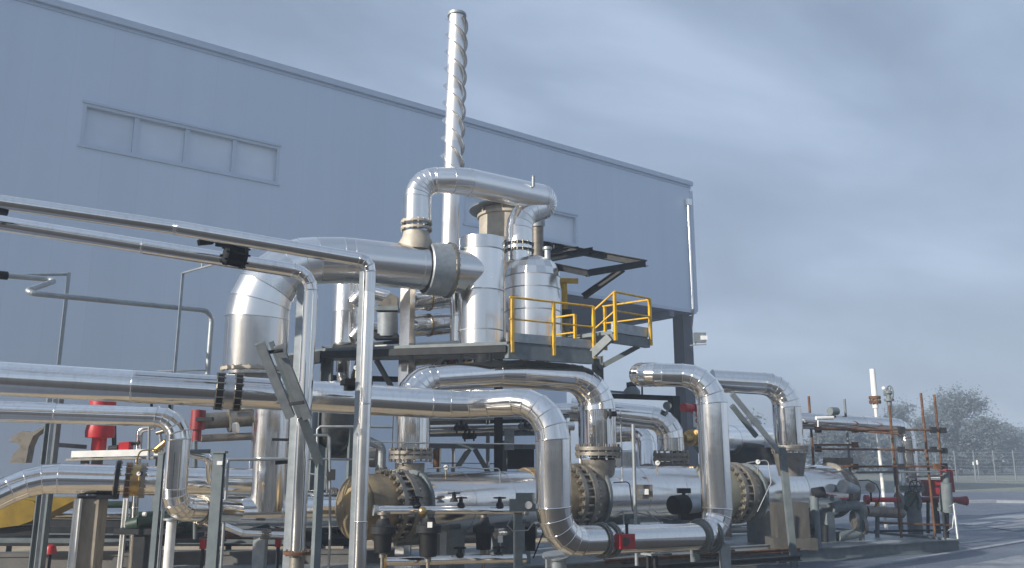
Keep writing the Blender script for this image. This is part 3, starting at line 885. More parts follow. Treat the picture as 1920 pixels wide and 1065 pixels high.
# standing posts below the rack
def post(u, v, d, wpx, mat, label, name='strut_post', top=None, holes=True, cat='post'):
    p = A(u, v, d); w = m(wpx, d)
    t = thing(name, label, cat, G(p))
    MB().chan(p, G(p, -0.02), w, w * 0.8, w * 0.12, FH).build('post_channel', mat, t)
    if False:
        mb = MB(); n = int((p.z) / 0.11)
        for i in range(n):
            q = p - ZA * (0.06 + i * 0.11) - FH * (w * 0.4 + 0.002)
            mb.box(q, w * 0.3, 0.006, 0.035, RT)
        mb.build('slot_pattern', 'dark_paint', t)
    MB().box(G(p, 0.006), w * 2.2, w * 2.2, 0.012).build('base_plate', mat, t)
    if top: MB().box(p + ZA * 0.012, w * top, w * top * .8, 0.024, RT).build('top_plate', mat, t)
    return t
post(412, 850, 9.3, 19, 'frame_paint', 'grey steel channel post with a flat cap beside the drop pipe', top=1.35)
post(303, 852, 9.5, 10, 'frame_paint', 'slim grey channel post just before the short drop pipe', top=1.2)
bp_ = thing('concrete_post', 'square beige concrete post carrying the fat low pipe', 'post', G(A(180, 935, 10.6)))
MB().bar(A(180, 933, 10.6), G(A(180, 935, 10.6)), m(36, 10.6), m(30, 10.6), RT).build('shaft', 'beige_concrete', bp_)
MB().box(A(180, 932, 10.6), m(46, 10.6), m(40, 10.6), 0.03, RT).build('top_plate', 'dark_paint', bp_)
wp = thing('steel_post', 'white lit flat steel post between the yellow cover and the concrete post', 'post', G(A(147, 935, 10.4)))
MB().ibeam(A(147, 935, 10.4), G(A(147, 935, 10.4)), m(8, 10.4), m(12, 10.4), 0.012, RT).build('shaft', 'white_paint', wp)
w2 = A(322, 975, 10.1)
wq = thing('pipe_prop', 'round pale pipe prop under the bend of the drop pipe', 'post', G(w2))
MB().cyl(w2, G(w2), m(9, 10.1), n=18).build('shaft', 'white_paint', wq)
MB().cyl(w2, w2 + ZA * .02, m(15, 10.1), n=18).build('top_plate', 'galv', wq)
w3 = A(490, 992, 12.0)
wr = thing('pipe_prop', 'square grey prop under the mitred tee', 'post', G(w3))
MB().bar(w3, G(w3), m(22, 12), m(22, 12), FH).build('shaft', 'galv', wr)
MB().box(w3 + ZA * .01, m(34, 12), m(30, 12), 0.03, RT).build('top_plate', 'frame_paint', wr)
w4 = A(100, 782, 12.2)
wt = thing('steel_post', 'grey steel post rising behind the drop pipe near the dark bracket', 'post', G(w4))
MB().ibeam(A(106, 738, 12.2), G(w4), m(17, 12.2), m(22, 12.2), 0.014, RT).build('shaft', 'frame_paint', wt)
MB().bar(A(106, 834, 12.2), A(160, 838, 12.6), m(9, 12), 0.06).build('cross_arm', 'frame_paint', wt)
MB().box(A(98, 752, 12.0), m(18, 12), 0.1, m(12, 12)).build('pipe_clip', 'galv', wt)

# dark bracket on the wall side
dk = thing('wall_bracket', 'dark weathered bracket with a pointed arm in front of the hall wall', 'bracket', A(40, 830, 13.5))
def slab(mb, uv, d, th):
    ps = [A(u, v, d) for u, v in uv]; n = len(ps); b = len(mb.v)
    mb.v += ps + [p + FH * th for p in ps]
    mb.face(tuple(range(b, b + n))); mb.face(tuple(range(b + 2 * n - 1, b + n - 1, -1)))
    for i in range(n):
        j = (i + 1) % n
        mb.face((b + j, b + i, b + n + i, b + n + j))
    return mb
slab(MB(), [(16, 829), (24, 817), (42, 808), (58, 811), (90, 797), (62, 818), (54, 836), (48, 868), (18, 868), (24, 852), (38, 838), (30, 829)], 13.5, 0.18).build('bracket_arm', 'raw_steel', dk)

# yellow cover below the low pipe
yc = thing('machine_cover', 'dirty yellow sloping machine cover under the fat low pipe', 'cover', G(A(40, 960, 12.3)))
ym = MB()
slab(ym, [(-40, 932), (20, 932), (62, 940), (75, 952), (72, 966), (58, 977), (36, 985), (0, 990), (-40, 992)], 12.2, 0.6)
ym.build('hood', 'dirty_shaded_yellow', yc)
slab(MB(), [(46, 934), (148, 934), (84, 966), (52, 978)], 12.28, 0.5).build('chute', 'dirty_shaded_yellow', yc)
slab(MB(), [(-40, 994), (60, 986), (60, 1003), (-40, 1008)], 12.3, 0.45).build('skid_frame', 'dark_paint', yc)

# low concrete wall along the bottom left and a steel rail over it
lw0, lw1 = A(-120, 1030, 12.8), A(740, 1018, 13.4)
lw = thing('bund_wall', 'low grey concrete bund wall along the foot of the left pipework', 'wall', G(lw0))
dl = (G(lw1) - G(lw0)).normalized()
zt = (A(200, 1040, 13.0).z)
MB().box((G(lw0) + G(lw1)) / 2 + ZA * (zt / 2), (G(lw1) - G(lw0)).length, 0.25, zt, dl).build('wall_body', 'shaded_concrete', lw)
MB().box((G(lw0) + G(lw1)) / 2 + ZA * (zt + 0.02), (G(lw1) - G(lw0)).length, 0.30, 0.05, dl).build('coping', 'shaded_concrete', lw)
sr = thing('skid_rail', 'long grey steel channel lying behind the bund wall under the left pipes', 'rail', G(A(300, 1015, 13.3)))
MB().chan(A(-60, 1008, 13.6), A(560, 1012, 14.2), 0.10, m(17, 13.6), 0.014).build('channel', 'frame_paint', sr)
MB().chan(A(-60, 985, 15.0), A(640, 992, 15.4), 0.10, m(36, 15), 0.014).build('upper_channel', 'dark_paint', sr)  # made deep and dark to fill the shadow zone under the low pipe
slab(MB(), [(-80, 986), (660, 990), (660, 1024), (-80, 1024)], 14.3, .06).build('shade_plate', 'dark_paint', sr)  # dark plate added to stand in for the shadow behind the wall
for u in (20, 240, 430, 560):
    p = A(u, 1000, 14.5); MB().bar(p, G(p), 0.08, 0.08, XA).build('leg', 'dark_paint', sr)
# ------------------------------------------------------------------ big duct, towers, stack
h0 = A(487, 560, 13.6)
hb_ = VR(h0, 690)
h1_ = A(487, 489, 13.6)
h2_ = A(650, 488, 14.2)
h3_ = VR(A(902, 648, 15.0), 513)
duct = thing('exhaust_duct', 'fattest silver duct rising and bending across to the white cylinder', 'duct', G(hb_))
hm_ = A(588, 489, 13.95)
MB().pipe([VR(h0, 700), h1_, h2_, h3_], [m(57.5, 13.6), m(45, 13.9), m(42.5, 14.5)], bend=[0, 1.02, 1.6, 0], clamp=0.72, gores=6, pitch=1.05, n=48).build('cladding', 'alu_white', duct)
collar(VR(h0, 694), ZA, m(56, 13.6), 0.05, 0, 24, 'tan_steel', duct, 'base_flange', False, 0.014, 1.10)
MB().cyl(VR(h0, 698), VR(h0, 770), m(46, 13.6), n=36).build('stub', 'raw_steel', duct)
dh = (h3_ - h2_).normalized()
q0_, q1_ = DU(h2_, dh, 797), DU(h2_, dh, 838)
MB().lathe(q0_, dh, [(0, m(47, q0_)), (0.02, m(50, q0_)), ((q1_ - q0_).length, m(50, q1_)), ((q1_ - q0_).length + .02, m(46, q1_))], 48, (1, 2)).build('bellows', 'galv', duct)
collar(q1_ + dh * .03, dh, m(47, q1_), 0.05, 0, 26, 'raw_steel', duct, 'flange', False, 0.014, 1.12)

# white cylinder with flat top
c1 = A(902, 648, 15.0); c1t = VR(c1, 456)
tw = thing('white_tower', 'tall white clad flat topped cylinder that the fattest duct enters', 'tower', c1)
tm = MB()
lv_ = [648, 622, 548, 472, 452]
ps = [VR(c1, v) for v in lv_]
for i in range(4):
    tm.tone = random.random(); r_ = m(43, c1)
    b0 = tm.ring(ps[i], ZA, r_ * (1.002 if i % 2 else 1), 56); b1 = tm.ring(ps[i + 1], ZA, r_ * (1.002 if i % 2 else 1), 56); tm.bridge(b0, b1, 56)
tm.disc(ps[0], ZA, m(43, c1), 56, flip=True)
tm.lathe(ps[-1], ZA, [(0, m(43.2, c1)), (0.03, m(43.2, c1)), (0.03, m(42, c1)), (0.05, 0)], 56, (1, 2))
tm.build('cladding', 'alu_white', tw)
for p in ps[1:4]:
    MB().lathe(p - ZA * .012, ZA, [(0, m(43, c1)), (0.002, m(43.8, c1)), (0.022, m(43.8, c1)), (0.024, m(43, c1))], 56, (1, 2)).build('seam_band', 'galv', tw)
MB().lathe(c1 - ZA * 0.0, -ZA, [(0, m(40, c1)), (0.04, m(38, c1)), (0.16, m(8, c1)), (0.5, m(8, c1))], 32).build('bottom_cone', 'galv', tw)
for a_ in (0.5, 2.6, 4.6):
    q = c1 + Vector((math.cos(a_), math.sin(a_), 0)) * m(38, c1); MB().bar(q, q - ZA * .34, 0.05, 0.05).build('leg', 'galv', tw)

# domed vessel
c2 = A(999, 640, 15.6)
vs_ = thing('domed_vessel', 'silver domed vessel standing behind the yellow railing', 'vessel', c2)
R2 = m(53, c2); H2 = VR(c2, 522).z - c2.z
def dome_at(p, R, H, hd):
    pr = [(0, R), (H * .32, R), (H * .32, R), (H * .66, R), (H * .66, R), (H, R)]
    for i in range(1, 9):
        a_ = math.pi / 2 * i / 8; pr.append((H + hd * math.sin(a_), R * (0.42 + 0.58 * math.cos(a_) ** 0.8)))
    pr.append((H + hd, 0.01))
    return pr
vm = MB(); vm.lathe(c2, ZA, [(0, R2), (H2, R2)], 52).build('cladding', 'alu_white', vs_)
# dome of flat petals
dm = MB(); NP_ = 18
hd = VR(c2, 486).z - VR(c2, 522).z
prof = [(H2 + hd * math.sin(a_), R2 * (0.46 + 0.54 * math.cos(a_))) for a_ in [math.pi / 2 * i / 4 for i in range(5)]]
for k in range(NP_):
    for i in range(4):
        dm.tone = random.random(); b = len(dm.v)
        for (h_, r_), dk_ in ((prof[i], 0), (prof[i], 1), (prof[i + 1], 1), (prof[i + 1], 0)):
            th = 2 * math.pi * (k + dk_) / NP_
            dm.v.append(c2 + Vector((math.cos(th) * r_ * 1.004, math.sin(th) * r_ * 1.004, h_)))
        dm.face((b, b + 1, b + 2, b + 3))
dm.lathe(c2 + ZA * (H2 + hd), ZA, [(0, R2 * .47), (0.03, R2 * .40), (0.05, 0)], 36)
dm.build('dome_cladding', 'alu_white', vs_)
for h_ in (H2 * .0 + .02, H2 * .45, H2 * .80, H2):
    MB().lathe(c2 + ZA * (h_ - .012), ZA, [(0, R2), (0.002, R2 * 1.005), (0.022, R2 * 1.005), (0.024, R2)], 52, (1, 2)).build('seam_band', 'galv', vs_)
nz_ = VR(c2, 486) - RT * m(25, c2)
nt_ = VR(nz_, 462)
MB().pipe([nz_ - ZA * .08, nt_], m(25, nz_), lap=False).build('nozzle', 'alu', vs_)
mh = VR(c2, 500) + RT * m(28, c2) - FH * .2
MB().cyl(mh, mh + ZA * 0.30, m(6, mh), n=14).cyl(mh + ZA * .28, mh + ZA * .33, m(9, mh), n=14).build('vent_nozzle', 'galv', vs_)

# the loop pipe from the duct across to the vessel nozzle
j0 = A(778, 412, 14.5)
j1 = A(779, 338, 14.5); j2 = A(850, 336, 14.7); j3 = A(1052, 378, 16.6); j4 = A(974, 398, 15.7)
fl_t = VR(nz_, 468)
j5 = Vector((nz_.x, nz_.y, fl_t.z)); j4 = VR(j5, 402)
jp = DU(h2_, dh, 779); j0 = VR(jp, 412); j2 = A(850, 336, dep(VR(jp, 338)) + .12)
lp = thing('crossover_pipe', 'curved silver crossover pipe arching in front of the tall chimney', 'pipe', j0)
MB().pipe([VR(j0, 418), VR(j0, 340), j2, j3, j4, j5], [m(27, 14.5), m(25, 14.6), m(26, 15.6), m(24, 15.9), m(25, 15.6)], bend=[0, 0.56, 1.6, 0.30, 0.44, 0], gores=6, pitch=1.2).build('cladding', 'alu_white', lp)
for v in (418, 430):
    collar(VR(j0, v), ZA, m(26, 14.5), 0.04, 0, 16, 'tan_steel', lp, 'flange', False, 0.012, 1.16)
MB().lathe(VR(j0, 436), -ZA, [(0, m(25, 14.5)), (0.02, m(25, 14.5)), (0.10, m(27, 14.5)), (0.20, m(33, 14.5)), (0.34, m(33, 14.5))], 32).build('cone_base', 'tan_steel', lp)
for v in (459, 471):
    collar(VR(j5, v), ZA, m(25, j5), 0.035, 0, 16, 'dark_paint', lp, 'flange', False, 0.012, 1.10)
q = A(1000, 343, 15.9); MB().cyl(A(1000, 350, 15.9), A(1000, 330, 15.9), 0.03, n=8).build('vent_stub', 'galv', lp)

# chimney with its spiral fin
ch0 = A(843, 470, 16.2); cht = VR(ch0, 31) + RT * 0.075
chim = thing('chimney', 'tall slim white chimney with a spiral fin round its upper half', 'chimney', ch0)
cr0 = m(15.5, 16.2)
ax_ = (cht - ch0)
cm = MB()
NS = 9
for i in range(NS):
    cm.tone = random.random()
    a_, b_ = ch0 + ax_ * (i / NS), ch0 + ax_ * ((i + 1) / NS)
    cm.cyl(a_, b_, cr0 * 1.05 if i < 3 else cr0 * 1.02, cr0 * 1.04 if i < 3 else cr0 * 1.01, 28, (0, 0))
cm.cyl(cht - ZA * .02, cht + ZA * .01, cr0, n=28)
cm.build('shaft_cladding', 'alu_matte', chim)
MB().lathe(cht, ZA, [(0, cr0), (0, cr0 * 1.22), (0.05, cr0 * 1.22), (0.05, cr0 * .85), (-.1, cr0 * .85)], 28, (1, 2, 3)).build('top_rim', 'galv', chim)
sf = MB()
tl = 0.40; turns = -2.9; N = 3 * 40
f0_ = (VR(ch0, 318).z - ch0.z) / (cht.z - ch0.z)
for start in (0.0, 2.0944, 4.18879):
    sf = MB(); prev = None
    for i in range(N + 1):
        k = i / N; th = 2 * math.pi * turns * k + start
        p = ch0 + ax_ * (f0_ + (0.985 - f0_) * k)
        d = Vector((math.cos(th), math.sin(th), 0))
        b = len(sf.v)
        sf.v += [p + d * cr0 * .98 - ZA * .004, p + d * cr0 * 1.5 - ZA * .004, p + d * cr0 * 1.5 + ZA * .004, p + d * cr0 * .98 + ZA * .004]
        if prev is not None:
            for e in range(3): sf.face((prev + e, prev + e + 1, b + e + 1, b + e), True)
        prev = b
    sf.build('spiral_fin', 'alu_dull', chim)

# wide capped flue behind
e_ = A(950, 458, 17.4)
flu = thing('capped_flue', 'squat tan flue with a wide dark flange brim behind the crossover pipe', 'flue', e_)
er = m(52, 17.4); zt_ = VR(e_, 397).z - e_.z
MB().lathe(e_, ZA, [(0, er), (zt_ * .78, er), (zt_ * .78, er * 1.07), (zt_ * .86, er * 1.07), (zt_ * .86, er * .96), (zt_ * 1.02, er * .96)], 44, (1, 2, 3, 4)).build('shell', 'tan_steel', flu)
MB().lathe(e_ + ZA * zt_, ZA, [(0, er * .9), (0, er * 1.36), (0.035, er * 1.36), (0.035, er * .9), (-.3, er * .9)], 44, (1, 2, 3)).build('brim', 'frame_paint', flu)
for k in range(8):
    d = Vector((math.cos(k * .785), math.sin(k * .785), 0))
    MB().bar(e_ + d * er * 1.03 + ZA * zt_ * .84, e_ + d * er * 1.03 + ZA * zt_, 0.03, 0.05, d).build('gusset', 'tan_steel', flu)
MB().lathe(e_, -ZA, [(0, er), (0, er * 1.12), (0.08, er * 1.12), (0.08, er), (2.2, er)], 44, (1, 2, 3)).build('base_section', 'raw_steel', flu)

# ------------------------------------------------------------------ platform
DZ = A(1035, 655, 14.6).z
pf = thing('platform', 'grey steel platform carrying the white cylinder and domed vessel', 'platform', G(A(900, 660, 15)))
FA = AZ(950, 643, DZ); FB = AZ(1108, 656, DZ)           # front edge of the railed part
fdir = (FB - FA).normalized()
FZ = AZ(612, 652, DZ) 
def deckbeam(u0, v0, d0, u1, v1, d1, w, h, nm='beam', mat='frame_paint'):
    MB().ibeam(A(u0, v0, d0), A(u1, v1, d1), w, h, up=ZA).build(nm, mat, pf)
LC = AZ(606, 655, DZ)                                 # left corner
MC = AZ(945, 648, DZ)
FBc = FB
RC = AZ(1216, 634, DZ + .35)                          # far right corner of the step-out
BK = FB + WA * 3.0
LB = LC + WA * 2.6 + XA * .6
dk_ = MB(); b = len(dk_.v)
top = [FA, FB, FB + WA * 1.6, LC + WA * 2.4, LC]
dk_.v += [p + ZA * .02 for p in top] + [p - ZA * .03 for p in top]; n = len(top)
dk_.face(tuple(range(n))); dk_.face(tuple(range(2 * n - 1, n - 1, -1)))
for i in range(n): dk_.face((i, (i + 1) % n, n + (i + 1) % n, n + i))
dk_.build('deck', 'frame_paint', pf)
def edge(p, q, hh, nm, mat='frame_paint', dz=0.0, w=0.05):
    MB().bar(p + ZA * dz, q + ZA * dz, w, hh, ZA).build(nm, mat, pf)
edge(FA, FB, m(16, 14.6), 'toe_plate', 'galv', 0.10)
edge(FA, FB, m(24, 14.6), 'beam', 'frame_paint', -0.14, 0.12)
edge(LC, FA, m(12, 15), 'beam', 'dark_paint', -0.10, 0.12)
edge(LC, LC + WA * 2.4, 0.2, 'beam', 'dark_paint', -0.13, 0.12)
# step-out to the right
SA = AZ(1148, 622, DZ + .30) ; SB = AZ(1214, 632, DZ + .30)
sq = [SA, SB, SB + WA * 1.0, SA + WA * 1.0]
d2_ = MB(); d2_.v += [p + ZA * .02 for p in sq] + [p - ZA * .04 for p in sq]
d2_.face((0, 1, 2, 3)); d2_.face((7, 6, 5, 4))
for i in range(4): d2_.face((i, (i + 1) % 4, 4 + (i + 1) % 4, 4 + i))
d2_.build('side_deck', 'frame_paint', pf)
edge(SA, SB, m(18, 15.4), 'toe_plate', 'galv', 0.08)
edge(SA, SB, m(16, 15.4), 'beam', 'frame_paint', -0.12, 0.1)
edge(SA - fdir * .05, FB, 0.14, 'beam', 'frame_paint', -0.10, 0.1)
MB().bar(SB - ZA * .15 + WA * .2, A(1122, 690, 15.2), 0.07, 0.09).build('brace', 'frame_paint', pf)
# columns
for (u, v, d, wpx, mat) in ((615, 650, 15.1, 20, 'frame_paint'), (1120, 668, 15.3, 20, 'frame_paint'), (935, 668, 16.6, 16, 'dark_paint'), (690, 655, 17.6, 14, 'dark_paint')):
    p = A(u, v, d)
    MB().ibeam(p, G(p), m(wpx, d), m(wpx, d), 0.016, RT).build('column', mat, pf)
o_ = A(762, 660, 15.1)
MB().bar(VR(o_, 538), G(o_, .0), m(24, 15.1), m(20, 15.1), (RT - FH * .3).normalized()).build('bright_column', 'alu_dull', pf)
MB().bar(A(703, 655, 15.2), A(862, 646, 15.3), 0.06, m(15, 15.2), ZA).build('front_girder', 'white_paint', pf)
for a_, b_, w_ in (((680, 658, 15.8), (655, 742, 16.0), 14), ((706, 676, 15.8), (742, 740, 16.0), 10), ((846, 650, 15.6), (806, 700, 15.8), 8), ((905, 662, 15.4), (880, 700, 15.6), 6)):
    MB().bar(A(*a_), A(*b_), m(w_, 15.7), 0.06).build('brace', 'frame_paint' if w_ > 8 else 'galv', pf)
for a_, b_, h_ in (((612, 662, 16.2), (760, 648, 16.0), 22), ((612, 708, 16.4), (770, 712, 16.2), 10), ((770, 665, 16.6), (935, 690, 16.4), 26)):
    MB().bar(A(*a_), A(*b_), 0.10, m(h_, 16), ZA).build('under_beam', 'dark_paint', pf)

# yellow guard rails, each a thing
def rail(pts, label, hgt, posts, mid=True, group='yellow guard rails of the platform'):
    t = thing('guard_rail', label, 'railing', pts[0], group)
    r_ = 0.019
    MB().wire([p + ZA * hgt for p in pts], r_, 10).build('top_rail', 'yellow_paint', t)
    if mid: MB().wire([p + ZA * hgt * .52 for p in pts], r_ * .8, 10).build('mid_rail', 'yellow_paint', t)
    for p in posts:
        MB().bar(p - ZA * .16, p + ZA * hgt, 0.048, 0.048, fdir).build('post', 'yellow_paint', t)
    return t
RH = m(82, 14.6)
mid_ = DU(FA, fdir, 1033)
off = -WA * 0.07
rail([FA + off, mid_ + off, FB + off], 'long yellow guard rail running along the front of the domed vessel', RH, [DU(FA, fdir, 955) + off, mid_ + off, FB + off])
RS = RH * .92
rail([FB + off + fdir * .02, SA + off + ZA * .0], 'sloping yellow guard rail climbing to the side deck', RS, [])
rail([SA + off, SB + off], 'short yellow guard rail along the front of the side deck', RS, [SA + off, SB + off])
rail([SB + off + fdir * .03, SB + WA * 1.0], 'sunlit yellow guard rail across the end of the side deck', RS * .98, [SB + WA * 0.95])
rail([FB + WA * .35, FB + WA * 1.5], 'inner yellow guard rail behind the domed vessel', RS * .95, [FB + WA * .35, FB + WA * 1.0, FB + WA * 1.5])
yb = thing('jib_arm', 'short yellow lifting arm sticking out beside the domed vessel', 'lifting arm', A(1052, 530, 16.4))
MB().bar(A(1046, 526, 16.4), A(1084, 527, 16.4), 0.07, m(9, 16.4), ZA).build('arm', 'yellow_paint', yb)
MB().bar(A(1052, 528, 16.4), A(1058, 545, 16.4), 0.06, 0.06).build('bracket', 'yellow_paint', yb)
MB().bar(A(1058, 530, 16.4), G(A(1058, 530, 16.4), DZ), 0.08, 0.08).build('mast', 'yellow_paint', yb)
yl = thing('warning_lamp', 'small yellow junction box under the white cylinder', 'junction box', A(846, 657, 14.9))
MB().box(A(846, 657, 14.9), m(11, 15), 0.1, m(10, 15), RT).build('box_body', 'yellow_paint', yl)
MB().bar(A(850, 660, 14.95), A(864, 658, 15), 0.03, 0.03).build('arm', 'white_paint', yl)

# dark steel canopy frame over the platform
cf = thing('canopy_frame', 'black steel canopy frame pointing out above the yellow railing', 'steel frame', A(1000, 470, 17))
N1, N2, N3, N4, N5 = A(1003, 456, 17.6), A(1210, 494, 16.4), A(1010, 490, 16.2), A(1102, 512, 15.2), A(1005, 500, 18)
for p, q, h_, nm in ((N1, N2, 13, 'beam'), (N4, N2, 12, 'beam'), (A(1004, 492, 16.6), N4, 12, 'beam'), (A(1018, 486, 17), A(1112, 470, 17.0), 12, 'cross_beam'), (A(1002, 474, 17.3), A(1085, 467, 17.2), 9, 'cross_beam'), (A(1168, 504, 16.0), A(1094, 556, 16.4), 10, 'brace')):
    MB().ibeam(p, q, m(h_, 16.5), m(h_, 16.5), 0.014, ZA).build(nm, 'dark_paint', cf)
MB().bar(A(1012, 470, 17.4), G(A(1012, 470, 17.4), DZ), 0.14, 0.14, fdir).build('column', 'dark_paint', cf)
pn = thing('flue_silencer', 'grey upright silencer cylinder behind the nozzle flanges of the domed vessel', 'cylinder', A(1006, 480, 17))
MB().cyl(A(1008, 492, 17), A(1008, 412, 17), m(11, 17), n=20).build('shell', 'raw_steel', pn)
MB().cyl(A(1008, 424, 17), A(1008, 412, 17), m(14, 17), n=20).build('flange', 'galv', pn)

# ------------------------------------------------------------------ things on the platform behind the legs
v3 = A(646, 645, 16.4)
t3 = thing('white_column_vessel', 'bright white slim upright vessel between the two straight legs', 'vessel', v3)
MB().pipe([v3, VR(v3, 528)], m(25, 16.4), pitch=.6).build('cladding', 'alu_white', t3)
MB().lathe(VR(v3, 528), ZA, [(0, m(25, 16.4)), (0.12, m(20, 16.4)), (0.2, m(5, 16.4))], 32).build('dome', 'alu_white', t3)
MB().pipe([VR(v3, 655), VR(v3, 715), A(690, 735, 16.2)], [m(14, 16.4), m(12, 16.3)], pitch=.6).build('lower_cladding', 'alu_dull', t3)
MB().lathe(v3, -ZA, [(0, m(25, 16.4)), (.05, m(24, 16.4)), (.12, m(14, 16.4))], 28).build('bottom_cone', 'alu_dull', t3)
for i, (v, lab) in enumerate(((560, 'upper rounded silver elbow beside the white slim vessel'), (625, 'lower rounded silver elbow beside the white slim vessel'))):
    t = thing('elbow_pipe', lab, 'pipe', A(680, v, 16.2))
    MB().pipe([A(664, v + 8, 16.3), A(682, v - 12, 16.3), A(726, v - 2, 16.6)], m(14, 16.3), bend=[0, .2, 0], pitch=.5, band=False).build('cladding', 'alu_dull', t)
for i, (v, lab) in enumerate(((560, 'upper fat banded silver pipe ending under the fattest duct'), (608, 'lower fat banded silver pipe ending under the fattest duct'))):
    p, q = A(776, v + 3, 16.0), A(872, v - 2, 16.6)
    t = thing('banded_pipe', lab, 'pipe', p, 'fat banded pipes under the duct')
    MB().pipe([p, q], m(20, 16.2), pitch=.5).build('cladding', 'alu', t)
    collar(p.lerp(q, .28), q - p, m(20, 16.2), 0.03, 0, 10, 'brass', t, 'band_clamp', False, 0.01, 1.08)
    MB().ball(p, m(20, 16.2), 20).build('end_cap', 'alu', t)
pu = thing('pump_unit', 'grey box topped pump unit behind the tall straight leg', 'pump', A(727, 640, 15.8))
MB().cyl(A(727, 628, 15.8), A(727, 585, 15.8), m(19, 15.8), n=24).build('motor_housing', 'galv', pu)
MB().box(A(727, 580, 15.8), m(42, 15.8), .3, m(8, 15.8), RT).build('motor_cover', 'frame_paint', pu)
slab(MB(), [(708, 572), (732, 550), (745, 556), (745, 576)], 15.8, .25).build('hood', 'raw_steel', pu)
MB().box(A(725, 632, 15.8), m(44, 15.8), .3, m(9, 15.8), RT).build('base', 'dark_paint', pu)
pr_ = thing('riser_pipe', 'narrow silver riser pipe just under the end of the fattest duct', 'pipe', A(858, 640, 15.5))
MB().pipe([A(858, 642, 15.6), VR(A(858, 642, 15.6), 545)], m(15, 15.6), pitch=.6).build('cladding', 'alu', pr_)
br_ = thing('valve_cluster', 'rusty brown valve body under the platform edge by the white cylinder', 'valve', A(800, 668, 15.9))
MB().cyl(A(778, 672, 16), A(822, 668, 16), m(14, 16), n=18).build('valve_body', 'raw_steel', br_)
MB().cyl(A(802, 668, 15.9), A(802, 654, 15.9), m(7, 16), n=12).build('bonnet', 'brass', br_)
MB().cyl(A(774, 672, 16), A(779, 672, 16), m(20, 16), n=18).build('flange', 'raw_steel', br_)
rv_ = thing('relief_valve', 'dark brown valve assembly at the right flank of the domed vessel', 'valve', A(1066, 600, 16.2))
MB().cyl(A(1063, 632, 16.2), A(1063, 592, 16.2), m(7, 16), n=14).build('valve_body', 'raw_steel', rv_)
MB().cyl(A(1063, 596, 16.2), A(1063, 580, 16.2), m(10, 16), n=14).build('bonnet', 'dark_paint', rv_)
MB().cyl(A(1063, 616, 16.2), A(1080, 613, 16.2), m(6, 16), n=12).build('outlet', 'raw_steel', rv_)
# ------------------------------------------------------------------ row of three exchangers
EX = []
EB = (FH * math.cos(math.radians(60)) + RT * math.sin(math.radians(60))).normalized()
def exchanger(face_u, face_v, d, rpx, end_u, label, headmat='raw_steel', nb=24, head_r=1.0, farhead=True, shell_r=0.9, HL=1.3, ax=None):
    """Channel head, studded flange, clad shell, far flange; axis along EA from its near face."""
    p = A(face_u, face_v, d); R = m(rpx, d); ax = ax or EA
    L = (DU(p, ax, end_u) - p).length
    t = thing('heat_exchanger', label, 'heat exchanger', G(p), 'row of horizontal heat exchangers')
    hd_ = MB(); prof = []
    for i in range(9):
        a_ = math.pi / 2 * i / 8; prof.append((-HL * R - 0.34 * R * math.cos(a_), R * .86 * math.sin(a_)))
    prof += [(-HL * R, R * .86), (-HL * R + .01, R * .88), (-0.22 * R, R * .86)]
    hd_.lathe(p, ax, prof, 44); hd_.build('channel_head', headmat, t)
    fl_ = MB()
    fl_.lathe(p - ax * .34 * R, ax, [(0, R * .8), (0, R), (0.13 * R, R), (0.13 * R, R * .86), (.38 * R, R * .86), (.38 * R, R), (.55 * R, R), (.55 * R, R * .8)], 48, (1, 2, 3, 4, 5, 6))
    f = fl_.build('flange', 'raw_steel', t)
    a, s, t2 = frame(ax)
    for i in range(nb):
        th = 2 * math.pi * i / nb
        q = p + (s * math.cos(th) + t2 * math.sin(th)) * R * .92 - ax * .05 * R
        st_ = MB(); st_.cyl(q - ax * .44 * R, q + ax * .34 * R, 0.026, n=8); st_.cyl(q - ax * .37 * R, q - ax * .29 * R, 0.045, n=6); st_.cyl(q + ax * .27 * R, q + ax * .33 * R, 0.045, n=6)
        st_.build('stud_bolt', 'bolt_steel', f)
    nk = MB(); nk.lathe(p, ax, [(.2 * R, R * .86), (.62 * R, R * .84)], 44); nk.build('neck', 'raw_steel', t)
    g2 = MB(); g2.lathe(p + ax * .62 * R, ax, [(0, R * .84), (0, R * .97), (.1 * R, R * .97), (.1 * R, R * .84)], 44, (1, 2)); g2.build('rear_ring', 'frame_paint', t)
    MB().pipe([p + ax * .70 * R, p + ax * L], R * shell_r, pitch=1.0, n=48, jit=.003).build('shell_cladding', 'alu_dull', t)
    if farhead:
        e = p + ax * L
        MB().lathe(e, ax, [(0, R * .8), (0, R * .98), (.12 * R, R * .98), (.12 * R, R * .82), (.7 * R, R * .78), (.9 * R, R * .5), (.95 * R, 0)], 44, (1, 2, 3)).build('far_head', 'raw_steel', t)
    for k in (.32, .8):
        q = p + ax * (L * k); w = R * 1.5
        sd_ = MB(); sd_.box(G(q, (q.z - R * .7) / 2), 0.22, w, q.z - R * .7, ax)
        sd_.build('saddle', 'frame_paint', t)
    EX.append((p, ax, R, L, t))
    return t
exchanger(738, 948, 12.0, 67, 1000, 'exchanger with the brown rusted bolted head, first behind the tall straight leg', 'weathered_head', HL=1.25)
exchanger(1080, 930, 14.4, 60, 1322, 'exchanger with long studs standing just behind the loop drop', 'weathered_head', HL=1.9, ax=EB)
exchanger(1372, 924, 16.0, 56, 1556, 'exchanger with the khaki green head beside the concrete saddle', 'khaki_paint', HL=1.6, ax=EB)

